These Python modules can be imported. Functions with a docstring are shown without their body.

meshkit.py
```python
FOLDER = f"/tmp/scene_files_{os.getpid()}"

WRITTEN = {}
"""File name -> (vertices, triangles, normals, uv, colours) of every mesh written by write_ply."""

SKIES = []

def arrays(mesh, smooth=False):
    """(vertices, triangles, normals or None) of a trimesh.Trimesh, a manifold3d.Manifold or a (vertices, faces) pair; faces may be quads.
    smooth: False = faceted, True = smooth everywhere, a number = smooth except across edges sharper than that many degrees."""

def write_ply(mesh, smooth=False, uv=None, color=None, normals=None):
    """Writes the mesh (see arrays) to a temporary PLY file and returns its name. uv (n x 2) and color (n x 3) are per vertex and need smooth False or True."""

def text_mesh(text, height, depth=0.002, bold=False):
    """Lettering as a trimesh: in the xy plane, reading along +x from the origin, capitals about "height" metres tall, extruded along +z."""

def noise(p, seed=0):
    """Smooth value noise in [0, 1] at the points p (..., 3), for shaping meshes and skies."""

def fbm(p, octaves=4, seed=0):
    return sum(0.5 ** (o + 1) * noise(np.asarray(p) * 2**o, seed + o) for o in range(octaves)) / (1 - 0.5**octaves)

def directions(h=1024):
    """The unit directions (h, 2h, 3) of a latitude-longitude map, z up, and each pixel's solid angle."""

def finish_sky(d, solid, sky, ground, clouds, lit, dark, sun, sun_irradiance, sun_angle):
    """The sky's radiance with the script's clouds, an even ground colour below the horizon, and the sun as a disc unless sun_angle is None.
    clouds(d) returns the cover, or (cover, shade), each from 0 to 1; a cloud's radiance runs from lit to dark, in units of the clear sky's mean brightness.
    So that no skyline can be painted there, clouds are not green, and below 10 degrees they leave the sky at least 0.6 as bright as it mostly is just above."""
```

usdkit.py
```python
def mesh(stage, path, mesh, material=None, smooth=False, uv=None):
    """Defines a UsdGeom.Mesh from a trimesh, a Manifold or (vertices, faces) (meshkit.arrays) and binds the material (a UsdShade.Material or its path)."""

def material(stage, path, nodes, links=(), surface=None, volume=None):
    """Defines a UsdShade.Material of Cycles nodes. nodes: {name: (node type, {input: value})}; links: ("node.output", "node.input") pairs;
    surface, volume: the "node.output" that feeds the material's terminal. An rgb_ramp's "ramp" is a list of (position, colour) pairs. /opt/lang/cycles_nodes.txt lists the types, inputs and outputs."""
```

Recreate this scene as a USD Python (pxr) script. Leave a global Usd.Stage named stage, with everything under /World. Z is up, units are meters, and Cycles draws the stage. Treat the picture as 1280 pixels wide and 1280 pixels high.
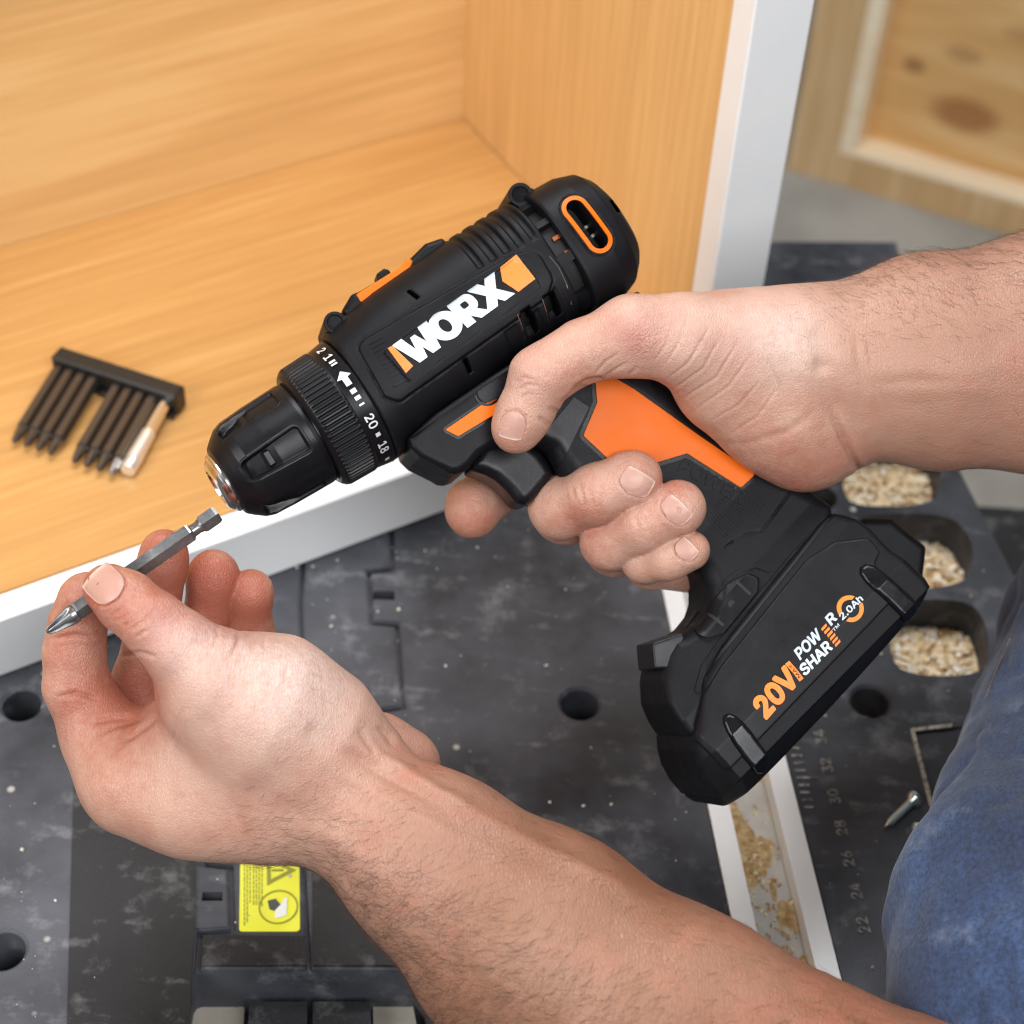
import math, glob
import numpy as np, trimesh, manifold3d, shapely
from shapely.geometry import Polygon, LineString, Point, box as sbox
from shapely import affinity
from scipy.interpolate import RegularGridInterpolator
from scipy.ndimage import map_coordinates
from pxr import Usd, UsdGeom, UsdLux, UsdShade, Sdf, Gf, Vt
import usdkit, meshkit

stage = Usd.Stage.CreateInMemory()
UsdGeom.SetStageUpAxis(stage, UsdGeom.Tokens.z)
UsdGeom.SetStageMetersPerUnit(stage, 1.0)
UsdGeom.Xform.Define(stage, '/World')
UsdGeom.Scope.Define(stage, '/World/Looks')
rng = np.random.default_rng(7)

# ---------------------------------------------------------------- camera, lights, exposure
F = 2300.0                       # focal length in pixels of a 1280 px wide picture
HB = 0.67                        # camera height above the bench top (z = 0)
D0 = 0.73                        # distance of the drill's mid plane along the view
down = np.array([-140, -2260, F]); down = down / np.linalg.norm(down)
up_c = -down
fw = np.array([0, 0, 1.0])
Yc = fw - up_c * (fw @ up_c); Yc /= np.linalg.norm(Yc)
Xc = -np.cross(Yc, up_c)
R = np.stack([Xc, Yc, up_c])     # world = R @ (right, up, forward)
CAM = np.array([0, 0, HB])
CR, CU, CW = R[:, 0], R[:, 1], R[:, 2]


def ray(x, y):
    return R @ np.array([(x - 640) / F, -(y - 640) / F, 1.0])


def at(x, y, z=0.0):
    r = ray(x, y)
    return CAM + r * ((z - CAM[2]) / r[2])


def P(x, y, depth):
    return CAM + ray(x, y) * depth


cam = UsdGeom.Camera.Define(stage, '/World/camera')
M = Gf.Matrix4d(*CR, 0, *CU, 0, *(-CW), 0, *CAM, 1)
cam.AddTransformOp().Set(M)
FL = 50.0
cam.CreateFocalLengthAttr(FL)
cam.CreateHorizontalApertureAttr(FL * 1280 / F)
cam.CreateVerticalApertureAttr(FL * 1280 / F)
cam.CreateClippingRangeAttr(Gf.Vec2f(0.02, 50))
cam.CreateFStopAttr(7.6)
cam.CreateFocusDistanceAttr(0.675)
cam.CreateExposureAttr(0.12)


def look_xf(prim, pos, target, upv=(0, 0, 1)):
    pos, target = np.array(pos, float), np.array(target, float)
    z = pos - target; z /= np.linalg.norm(z)
    x = np.cross(upv, z); x /= np.linalg.norm(x)
    y = np.cross(z, x)
    UsdGeom.Xformable(prim).AddTransformOp().Set(Gf.Matrix4d(*x, 0, *y, 0, *z, 0, *pos, 1))


def rect_light(name, pos, target, w, h, power, color=(1, 1, 1), upv=(0, 1, 0)):
    l = UsdLux.RectLight.Define(stage, '/World/' + name)
    l.CreateWidthAttr(w); l.CreateHeightAttr(h)
    l.CreateIntensityAttr(power); l.CreateColorAttr(Gf.Vec3f(*color))
    look_xf(l.GetPrim(), pos, target, upv)
    return l


rect_light('overhead_softbox', (-0.05, 1.00, 1.60), (0.0, 0.62, 0.1), 0.9, 0.7, 11.0, (0.965, 0.985, 1.0))
rect_light('front_softbox', (0.60, -0.70, 1.55), (-0.05, 0.70, 0.1), 1.1, 0.8, 11.5, (0.975, 0.99, 1.0), (0, 0, 1))
rect_light('left_softbox', (-1.05, -0.35, 1.05), (-0.05, 0.75, 0.15), 1.0, 0.9, 7.0, (0.98, 0.99, 0.985), (0, 0, 1))
dome = UsdLux.DomeLight.Define(stage, '/World/room_fill')
dome.CreateIntensityAttr(0.05); dome.CreateColorAttr(Gf.Vec3f(0.97, 0.985, 1.0))

# ---------------------------------------------------------------- helpers
names = {}


def numbered(parent, name):
    k = (parent, name); n = names.get(k, 0); names[k] = n + 1
    return name if n == 0 else f'{name}_{n:03d}'


def tag(o, label=None, cat=None, group=None, kind=None):
    o = o.GetPrim() if hasattr(o, 'GetPrim') else o
    for k, v in (('label', label), ('category', cat), ('group', group), ('kind', kind)):
        if v: o.SetCustomDataByKey(k, v)
    return o


def pathof(parent):
    return '/World' if parent is None else str((parent.GetPrim() if hasattr(parent, 'GetPrim') else parent).GetPath())


def obj(name, mesh, mat, parent=None, smooth=False, label=None, cat=None, group=None, kind=None):
    pp = pathof(parent)
    if isinstance(mesh, (list, tuple)) and not isinstance(mesh[0], np.ndarray):
        mesh = trimesh.util.concatenate(list(mesh))
    o = usdkit.mesh(stage, pp + '/' + numbered(pp, name), mesh, mat, smooth=smooth)
    tag(o, label, cat, group, kind)
    return o


def thing(name, label, cat, loc=(0, 0, 0), rotz=0.0, group=None, matrix=None):
    x = UsdGeom.Xform.Define(stage, '/World/' + numbered('/World', name))
    if matrix is not None:
        x.AddTransformOp().Set(matrix)
    else:
        x.AddTranslateOp().Set(Gf.Vec3d(*map(float, loc)))
        x.AddRotateZOp().Set(float(rotz))
    tag(x, label, cat, group)
    return x


def mat(name, nodes, links=(), surface='p.BSDF'):
    return usdkit.material(stage, '/World/Looks/' + name, nodes, links, surface=surface)


def plain(name, color, rough=0.5, **kw):
    return mat(name, {'p': ('principled_bsdf', {'base_color': color, 'roughness': rough, **kw})})


def speckled(name, c1, c2, scale, rough=0.5, bump=0.0, bscale=None, lo=0.35, hi=0.65, **kw):
    nodes = {'tc': ('texture_coordinate', {}), 'n': ('noise_texture', {'scale': scale, 'detail': 4.0}),
             'r': ('rgb_ramp', {'ramp': [(lo, c1), (hi, c2)]}), 'p': ('principled_bsdf', {'roughness': rough, **kw})}
    links = [('tc.object', 'n.vector'), ('n.fac', 'r.fac'), ('r.color', 'p.base_color')]
    if bump:
        nodes['n2'] = ('noise_texture', {'scale': bscale or scale * 4, 'detail': 3.0})
        nodes['b'] = ('bump', {'strength': 1.0, 'distance': bump})
        links += [('tc.object', 'n2.vector'), ('n2.fac', 'b.height'), ('b.normal', 'p.normal')]
    return mat(name, nodes, links)


def wood(name, c1, c2, axis_scale, rough=0.4, knots=None, ring=1.0, bump=0.00004, spec=0.4):
    """grain runs along the axis with the smallest scale."""
    nodes = {'tc': ('texture_coordinate', {}),
             'm': ('mapping', {'scale': axis_scale}),
             'n': ('noise_texture', {'scale': 1.0, 'detail': 5.0, 'distortion': 0.6}),
             'm2': ('mapping', {'scale': tuple(a * q for a, q in zip(axis_scale, (3, 3, 3) if min(axis_scale) == max(axis_scale) else [2.5 if a == min(axis_scale) else 9 for a in axis_scale])), 'location': (3.1, 1.7, 9.2)}),
             'n2': ('noise_texture', {'scale': 1.0, 'detail': 6.0, 'roughness': 0.6}),
             'w': ('math', {'math_type': 'multiply', 'value2': 7.0 * ring}),
             's': ('math', {'math_type': 'sine'}),
             's2': ('math', {'math_type': 'multiply_add', 'value2': 0.13, 'value3': 0.0}),
             'a': ('math', {'math_type': 'add'}),
             'r': ('rgb_ramp', {'ramp': [(0.25, tuple(np.array(c2) * .90)), (0.42, c2), (0.6, tuple((np.array(c1) * .7 + np.array(c2) * .3))), (0.75, c1)]}),
             'b': ('bump', {'strength': 0.6, 'distance': bump}),
             'p': ('principled_bsdf', {'roughness': rough, 'specular_ior_level': spec})}
    links = [('tc.object', 'm.vector'), ('m.vector', 'n.vector'), ('tc.object', 'm2.vector'), ('m2.vector', 'n2.vector'),
             ('n.fac', 'w.value1'), ('w.value', 's.value1'), ('s.value', 's2.value1'), ('n2.fac', 's2.value3'),
             ('s2.value', 'r.fac'), ('n2.fac', 'b.height'), ('b.normal', 'p.normal')]
    last = 'r.color'
    if knots:
        for i, (loc, rad, col, st) in enumerate(knots):
            nodes[f'km{i}'] = ('mapping', {'location': tuple(-np.array(loc) / np.array(rad)), 'scale': tuple(1 / np.array(rad))})
            nodes[f'kl{i}'] = ('vector_math', {'math_type': 'length'})
            nodes[f'kr{i}'] = ('map_range', {'range_type': 'smoothstep', 'from_min': 0.45, 'from_max': 1.15, 'to_min': st, 'to_max': 0.0})
            nodes[f'kx{i}'] = ('mix', {'color2': col})
            links += [('tc.object', f'km{i}.vector'), (f'km{i}.vector', f'kl{i}.vector1'), (f'kl{i}.value', f'kr{i}.value'),
                      (f'kr{i}.result', f'kx{i}.fac'), (last, f'kx{i}.color1')]
            last = f'kx{i}.color'
    links.append((last, 'p.base_color'))
    return mat(name, nodes, links)


def bx(lo, hi, bevel=0.0):
    lo, hi = np.array(lo, float), np.array(hi, float)
    if bevel <= 0:
        m = trimesh.creation.box(hi - lo); m.apply_translation((lo + hi) / 2); return m
    c, h = (lo + hi) / 2, (hi - lo) / 2
    pts = []
    for s in np.ndindex(2, 2, 2):
        s = np.array(s) * 2 - 1
        for k in range(3):
            o = h - bevel; o[k] = h[k]
            pts.append(c + s * o)
    return trimesh.convex.convex_hull(np.array(pts))


def prism(poly, z0, z1):
    """extruded shapely polygon(s)"""
    gs = getattr(poly, 'geoms', [poly])
    ms = []
    for g in gs:
        if g.area <= 0: continue
        m = trimesh.creation.extrude_polygon(g, z1 - z0, engine='earcut'); m.apply_translation((0, 0, z0)); ms.append(m)
    return trimesh.util.concatenate(ms)


def cyl(p, q, r, n=24, r2=None):
    p, q = np.array(p, float), np.array(q, float)
    d = q - p; L = np.linalg.norm(d); d /= L
    a = np.cross(d, [0, 0, 1.0] if abs(d[2]) < .9 else [1.0, 0, 0]); a /= np.linalg.norm(a); b = np.cross(d, a)
    t = np.linspace(0, 2 * np.pi, n, endpoint=False)
    c = np.cos(t)[:, None] * a + np.sin(t)[:, None] * b
    r2 = r if r2 is None else r2
    v = np.vstack([p + c * r, q + c * r2, [p], [q]])
    i = np.arange(n); j = (i + 1) % n
    f = np.vstack([np.c_[i, j, j + n], np.c_[i, j + n, i + n], np.c_[j, i, np.full(n, 2 * n)], np.c_[i + n, j + n, np.full(n, 2 * n + 1)]])
    m = trimesh.Trimesh(v, f, process=False); m.fix_normals(); return m


def man(m):
    if isinstance(m, manifold3d.Manifold): return m
    return manifold3d.Manifold(manifold3d.Mesh(np.asarray(m.vertices, np.float32), np.asarray(m.faces, np.uint32)))


def sub(a, *bs):
    a = man(a)
    for b in bs: a = a - man(b)
    m = a.to_mesh()
    return trimesh.Trimesh(m.vert_properties[:, :3], m.tri_verts, process=False)


def rounded(poly, r):
    return poly.buffer(-r).buffer(2 * r).buffer(-r)


_font = glob.glob('/opt/blender-*/*/datafiles/fonts/Inter.woff2')[0]


def text_poly(text, stroke=0):
    """lettering as a shapely polygon: capitals about 1 tall, starting at the origin"""
    from PIL import Image, ImageDraw, ImageFont
    font = ImageFont.truetype(_font, 192)
    x0, y0, x1, y1 = font.getbbox(text, anchor='ls', stroke_width=stroke)
    im = Image.new('L', (x1 - x0 + 8, y1 - y0 + 8))
    ImageDraw.Draw(im).text((4 - x0, 4 - y0), text, 255, font, anchor='ls', stroke_width=stroke)
    on = np.pad(np.asarray(im) > 127, ((0, 0), (1, 1))).astype(np.int8)
    rows, st = np.nonzero(np.diff(on, axis=1) == 1)
    en = np.nonzero(np.diff(on, axis=1) == -1)[1]
    s = shapely.union_all(shapely.box(st, -rows - 1, en, -rows)).buffer(1.0).buffer(-1.0).simplify(1.0)
    x0, y0, x1, y1 = s.bounds
    return affinity.affine_transform(s, [1 / (y1 - y0), 0, 0, 1 / (y1 - y0), -x0 / (y1 - y0), -y0 / (y1 - y0)])


# ---- signed distance modelling: negative inside, meshed by surface nets
def nets(fn, lo, hi, h, refine=True):
    lo, hi = np.array(lo, float), np.array(hi, float)
    n = np.ceil((hi - lo) / h).astype(int) + 1
    ax = [lo[k] + h * np.arange(n[k]) for k in range(3)]
    V = np.empty(n, np.float32)
    step = max(1, int(1.5e6 // (n[1] * n[2])))
    for i in range(0, n[0], step):
        V[i:i + step] = fn(ax[0][i:i + step, None, None], ax[1][None, :, None], ax[2][None, None, :])
    v, f = nets_volume(V, lo, h)
    if refine:
        e = h * 0.3
        for _ in range(2):
            a = fn(*v.T)
            g = np.stack([fn(*(v + np.eye(3)[k] * e).T) - a for k in range(3)], 1) / e
            g2 = np.maximum((g * g).sum(1), 0.05)
            s = np.clip(a / g2, -h * .6, h * .6)
            v = v - g * s[:, None]
    return trimesh.Trimesh(v, f, process=False)


def nets_volume(V, lo, h):
    S = V < 0
    S[[0, -1]] = False; S[:, [0, -1]] = False; S[:, :, [0, -1]] = False
    cnt = np.zeros(tuple(np.array(S.shape) - 1), np.int8)
    for o in np.ndindex(2, 2, 2):
        cnt += S[o[0]:S.shape[0] - 1 + o[0], o[1]:S.shape[1] - 1 + o[1], o[2]:S.shape[2] - 1 + o[2]]
    act = np.argwhere((cnt > 0) & (cnt < 8))
    vid = np.full(cnt.shape, -1, np.int32); vid[tuple(act.T)] = np.arange(len(act))
    acc, num = np.zeros((len(act), 3)), np.zeros(len(act))
    for k in range(3):
        u, w = (k + 1) % 3, (k + 2) % 3
        for a in (0, 1):
            for b in (0, 1):
                o = np.zeros(3, int); o[u] = a; o[w] = b
                p = act + o; q = p.copy(); q[:, k] += 1
                x, y = V[tuple(p.T)], V[tuple(q.T)]
                sx, sy = S[tuple(p.T)], S[tuple(q.T)]
                m = sx != sy
                d = np.where(np.abs(x - y) > 1e-12, x / np.where(np.abs(x - y) > 1e-12, x - y, 1), .5)
                pos = p.astype(float); pos[:, k] += np.clip(d, 0, 1)
                acc[m] += pos[m]; num[m] += 1
    v = acc / np.maximum(num, 1)[:, None] * h + lo
    faces = []
    for k in range(3):
        u, w = (k + 1) % 3, (k + 2) % 3
        sl0 = [slice(None)] * 3; sl1 = [slice(None)] * 3
        sl0[k] = slice(0, -1); sl1[k] = slice(1, None)
        A, B = S[tuple(sl0)], S[tuple(sl1)]
        e = np.argwhere(A != B)
        e = e[(e[:, u] > 0) & (e[:, w] > 0)]
        fl = A[tuple(e.T)]
        c = []
        for a, b in ((1, 1), (0, 1), (0, 0), (1, 0)):
            q = e.copy(); q[:, u] -= a; q[:, w] -= b
            c.append(vid[tuple(q.T)])
        c = np.stack(c, 1)
        c[~fl] = c[~fl][:, ::-1]
        faces.append(c)
    c = np.vstack(faces)
    return v, np.vstack([c[:, [0, 1, 2]], c[:, [0, 2, 3]]])


def sd_poly_exact(x, y, poly):
    p = np.asarray(poly, float); q = np.roll(p, -1, 0)
    best, ins = None, None
    for (ax_, ay), (bx_, by) in zip(p, q):
        ex, ey = bx_ - ax_, by - ay
        wx, wy = x - ax_, y - ay
        t = np.clip((wx * ex + wy * ey) / max(ex * ex + ey * ey, 1e-12), 0, 1)
        d = (wx - t * ex) ** 2 + (wy - t * ey) ** 2
        c = ((ay > y) != (by > y)) & (x < ex * (y - ay) / (ey if abs(ey) > 1e-12 else 1e-12) + ax_)
        best = d if best is None else np.minimum(best, d)
        ins = c if ins is None else ins ^ c
    return np.where(ins, -1, 1) * np.sqrt(best)


_pd = {}


def sd_poly(x, y, poly):
    """signed distance to a polygon, from a fine grid that is made once"""
    poly = np.asarray(poly, float); key = poly.tobytes()
    if key not in _pd:
        lo, hi = poly.min(0) - 12, poly.max(0) + 12
        g = 0.25 if max(hi - lo) < 60 else 0.4
        xs, ys = np.arange(lo[0], hi[0], g), np.arange(lo[1], hi[1], g)
        _pd[key] = (lo, g, sd_poly_exact(xs[:, None], ys[None, :], poly))
    lo, g, D = _pd[key]
    x, y = np.broadcast_arrays(x, y)
    i, j = (x - lo[0]) / g, (y - lo[1]) / g
    ic, jc = np.clip(i, 0, D.shape[0] - 1.001), np.clip(j, 0, D.shape[1] - 1.001)
    a, b = ic.astype(int), jc.astype(int); s, t = ic - a, jc - b
    d = (D[a, b] * (1 - s) + D[a + 1, b] * s) * (1 - t) + (D[a, b + 1] * (1 - s) + D[a + 1, b + 1] * s) * t
    return d + g * np.hypot(i - ic, j - jc)


def chaikin(p, it=2, w=.25):
    p = np.asarray(p, float)
    for _ in range(it):
        q = np.roll(p, -1, 0); p = np.stack([p * (1 - w) + q * w, p * w + q * (1 - w)], 1).reshape(-1, 2)
    return p


def smin(a, b, k):
    h = np.maximum(k - np.abs(a - b), 0) / k
    return np.minimum(a, b) - h * h * k * .25


def smax(a, b, k):
    return -smin(-a, -b, k)


def ext(d2, w, r):
    """rounded extrusion of a 2-D distance d2 with thickness distance w"""
    a, b = d2 + r, w + r
    return np.minimum(np.maximum(a, b), 0) + np.sqrt(np.maximum(a, 0) ** 2 + np.maximum(b, 0) ** 2) - r


def smoothed(poly, r=2.0, simp=0.05, ch=0):
    if ch: poly = chaikin(poly, ch)
    g = rounded(Polygon(poly).buffer(0), r).simplify(simp)
    return np.array(g.exterior.coords)[:-1]
# ---------------------------------------------------------------- materials of the place
white_laminate = speckled('white_laminate', (0.85, 0.86, 0.87), (0.81, 0.825, 0.84), 14, 0.34)
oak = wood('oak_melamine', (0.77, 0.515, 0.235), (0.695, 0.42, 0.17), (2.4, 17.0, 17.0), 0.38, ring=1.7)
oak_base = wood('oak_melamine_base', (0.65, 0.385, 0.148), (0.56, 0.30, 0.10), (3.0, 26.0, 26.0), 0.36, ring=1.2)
oak_side = wood('oak_melamine_upright', (0.77, 0.51, 0.23), (0.705, 0.43, 0.175), (26.0, 26.0, 3.0), 0.38, ring=1.2)
concrete = speckled('concrete', (0.30, 0.29, 0.265), (0.42, 0.41, 0.385), 7, 0.8, 0.002, 60)
chipboard = mat('chipboard', {'tc': ('texture_coordinate', {}), 'v': ('voronoi_texture', {'scale': 210.0}), 'n': ('noise_texture', {'scale': 90.0, 'detail': 4.0}),
                              'x': ('mix', {'fac': 0.55}), 'r': ('rgb_ramp', {'ramp': [(0.15, (0.30, 0.17, 0.07)), (0.42, (0.68, 0.48, 0.26)), (0.62, (0.83, 0.66, 0.42)), (0.9, (0.9, 0.78, 0.58))]}),
                              'b': ('bump', {'strength': 1.0, 'distance': 0.0012}), 'p': ('principled_bsdf', {'roughness': 0.85})},
                [('tc.object', 'v.vector'), ('tc.object', 'n.vector'), ('v.color', 'x.color1'), ('n.color', 'x.color2'), ('x.color', 'r.fac'), ('n.fac', 'b.height'),
                 ('b.normal', 'p.normal'), ('r.color', 'p.base_color')])


def dusty(name, base, mid, dust_and_highlight, rough):
    return mat(name, {'tc': ('texture_coordinate', {}),
                      'n1': ('noise_texture', {'scale': 9.0, 'detail': 5.0, 'roughness': 0.62}),
                      'n2': ('noise_texture', {'scale': 70.0, 'detail': 5.0, 'roughness': 0.7}),
                      'm': ('mapping', {'scale': (16.0, 110.0, 20.0), 'rotation': (0, 0, 0.55)}),
                      'n3': ('noise_texture', {'scale': 1.0, 'detail': 4.0}),
                      'mm': ('mapping', {'scale': (34.0, 26.0, 20.0), 'rotation': (0, 0, -0.85)}),
                      'n4': ('noise_texture', {'scale': 1.0, 'detail': 4.0}),
                      'v': ('voronoi_texture', {'scale': 62.0}),
                      'vr': ('map_range', {'from_min': 0.06, 'from_max': 0.13, 'to_min': 0.7, 'to_max': 0.0, 'clamp': True}),
                      'r1': ('rgb_ramp', {'ramp': [(0.36, base), (0.66, mid)]}),
                      'a1': ('math', {'math_type': 'multiply'}), 'a3': ('math', {'math_type': 'maximum'}), 'a4': ('math', {'math_type': 'multiply'}),
                      'r2': ('map_range', {'from_min': 0.30, 'from_max': 0.52, 'to_min': 0.0, 'to_max': 0.85, 'clamp': True}),
                      'x': ('mix', {'color2': dust_and_highlight}), 'x2': ('mix', {'color2': (0.5, 0.48, 0.44)}),
                      'w': ('voronoi_texture', {'scale': 62.0}), 'sc': ('separate_color', {}), 'gt': ('math', {'math_type': 'greater_than', 'value2': 0.80}), 'pr': ('math', {'math_type': 'multiply'}),
                      'b': ('bump', {'strength': 0.8, 'distance': 0.0003}), 'nb': ('noise_texture', {'scale': 900.0, 'detail': 2.0}),
                      'rr': ('map_range', {'from_min': 0.3, 'from_max': 0.7, 'to_min': rough - 0.08, 'to_max': rough + 0.15}),
                      'p': ('principled_bsdf', {'roughness': rough, 'specular_ior_level': 0.22})},
               [('tc.object', f'{k}.vector') for k in ('n1', 'n2', 'm', 'mm', 'v', 'nb')] +
               [('m.vector', 'n3.vector'), ('mm.vector', 'n4.vector'), ('n1.fac', 'r1.fac'), ('n3.fac', 'a3.value1'), ('n4.fac', 'a3.value2'), ('a3.value', 'a1.value1'), ('n2.fac', 'a1.value2'),
                ('a1.value', 'r2.value'), ('n1.fac', 'a4.value1'), ('r2.result', 'a4.value2'), ('a4.value', 'x.fac'), ('r1.color', 'x.color1'), ('v.distance', 'vr.value'),
                ('v.color', 'sc.color'), ('sc.r', 'gt.value1'), ('gt.value', 'pr.value1'), ('vr.result', 'pr.value2'), ('pr.value', 'x2.fac'), ('x.color', 'x2.color1'),
                ('x2.color', 'p.base_color'), ('nb.fac', 'b.height'), ('b.normal', 'p.normal'), ('n1.fac', 'rr.value'), ('rr.result', 'p.roughness')])


bench_plastic = dusty('bench_plastic', (0.021, 0.022, 0.027), (0.088, 0.092, 0.108), (0.36, 0.365, 0.38), 0.46)
bench_dark = dusty('bench_plastic_dark', (0.012, 0.012, 0.0135), (0.028, 0.028, 0.031), (0.30, 0.30, 0.30), 0.44)
sawdust = speckled('sawdust', (0.42, 0.25, 0.09), (0.72, 0.54, 0.30), 260, 0.95, 0.002, 500)
black_plastic = speckled('black_plastic', (0.010, 0.0095, 0.009), (0.016, 0.015, 0.014), 300, 0.42, 0.00005, 3000)
steel = plain('bit_steel', (0.42, 0.42, 0.44), 0.30, metallic=1.0)
dark_steel = plain('dark_bit_steel', (0.15, 0.132, 0.12), 0.25, metallic=0.9)
chrome = plain('chrome', (0.86, 0.87, 0.88), 0.10, metallic=1.0)
zinc = plain('zinc', (0.62, 0.72, 0.74), 0.28, metallic=0.85)
sticker_yellow = speckled('sticker_yellow', (0.66, 0.66, 0.025), (0.74, 0.74, 0.04), 40, 0.4)
ink = plain('sticker_ink', (0.24, 0.24, 0.02), 0.5)
ink_dark = plain('sticker_ink_dark', (0.05, 0.055, 0.06), 0.5)
ink_white = plain('sticker_white', (0.7, 0.72, 0.70), 0.5)
dust_mark = speckled('dusty_moulding', (0.10, 0.10, 0.10), (0.40, 0.385, 0.35), 420, 0.8, lo=0.42, hi=0.6)


def W2(pts, z=0.0):
    return [tuple(at(x, y, z)[:2]) for x, y in pts]


# ---------------------------------------------------------------- floor
obj('floor', bx((-6, -4, -0.80), (6, 8, -0.75)), concrete, kind='structure')

# ---------------------------------------------------------------- workbench
bench = thing('workbench', 'dusty black plastic folding workbench with round dog holes and slots', 'workbench')
chan_l0, chan_l1 = at(827, 734), at(910, 1130)
cd = (chan_l0 - chan_l1)[:2]; cd /= np.linalg.norm(cd)            # direction away from the camera along the jaws
cn = np.array([cd[1], -cd[0]])                                     # to the right
BAZ = math.degrees(math.atan2(cn[1], cn[0]))
o = chan_l1[:2]


def bf(u, v):                                                      # bench frame: u right of the left jaw's edge, v away
    return tuple(o + cn * u + cd * v)


GAP = 0.041
left_poly = Polygon([bf(-0.0006, 0.42), bf(-0.0006, -0.35), bf(-0.85, -0.35), bf(-0.85, 0.50), bf(-0.2, 0.50)])
right_edge = [(955, 303), (1120, 303), (1152, 430), (1190, 570), (1268, 722), (1345, 880), (1560, 1320)]
r0 = bf(GAP, -0.35)
r1 = next(bf(GAP, v) for v in np.arange(0.2, 0.9, 0.002) if (lambda c: 640 - F * c[1] / c[2])(R.T @ (np.array([*bf(GAP, v), 0.0]) - CAM)) < 303)
right_poly = Polygon([r0, r1] + W2(right_edge)[1:] + [bf(0.26, -0.35)])


def hole(x, y, r=0.0089):
    c = at(x, y)[:2]
    return Point(*c).buffer(r, 24)


def groove(pts, w):
    return LineString(W2(pts)).buffer(w, cap_style=2, join_style=2)


left_holes = [hole(725, 879), hole(27, 880), hole(4, 1187)]
recess = Polygon(W2([(236, 1212), (528, 1212), (560, 1300), (560, 1420), (210, 1420), (222, 1300)])).buffer(-.004).buffer(.004)
cut_slots = [Polygon(W2([(466, 738), (493, 739), (493, 750), (466, 749)])), Polygon(W2([(253, 1115), (278, 1115), (278, 1126), (252, 1126)]))]
grooves = [groove([(489, 640), (491, 711), (461, 715), (464, 778), (496, 781), (504, 884), (450, 892)], 0.0011),
           groove([(380, 690), (376, 760), (384, 960), (380, 1085), (387, 1214)], 0.0009),
           groove([(250, 1060), (252, 1079), (288, 1083), (291, 1163), (250, 1166), (247, 1214)], 0.0014)]
slab = prism(left_poly, -0.045, 0.0)
cutters = [prism(h, -0.1, 0.01) for h in left_holes] + [prism(recess, -0.1, 0.01)] + [prism(c, -0.02, 0.01) for c in cut_slots] + [prism(g, -0.004, 0.01) for g in grooves] + [prism(g.buffer(.0008, join_style=2), -0.0007, 0.01) for g in grooves]
# chamfered rims of the dog holes
for h in left_holes:
    c = h.centroid
    cutters.append(cyl((c.x, c.y, -0.0016), (c.x, c.y, 0.0004), 0.0089, 32, 0.0108))
left_slab = sub(slab, *cutters)
obj('left_jaw', left_slab, bench_plastic, bench)
obj('under_tray', bx((o[0] - 0.8, o[1] - 0.3, -0.2), (o[0] + 0.3, o[1] + 0.45, -0.195)), bench_dark, bench)
# inlaid panels with their own, darker and cleaner tone
inlay = Polygon(W2([(92, 985), (84, 1290), (238, 1290), (240, 1214), (244, 1166), (244, 1040), (200, 985)]))
obj('inlay_panel', prism(inlay, 0.0001, 0.0012), bench_dark, bench)
strip1 = Polygon(W2([(253, 1170), (384, 1172), (386, 1210), (251, 1210)])).buffer(-.0004)
strip2 = Polygon(W2([(389, 1090), (390, 1210), (640, 1210), (640, 1090)])).buffer(-.0004)
for s in (strip1, strip2):
    obj('edge_panel', prism(s, 0.0002, 0.0016), bench_dark, bench)
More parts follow.
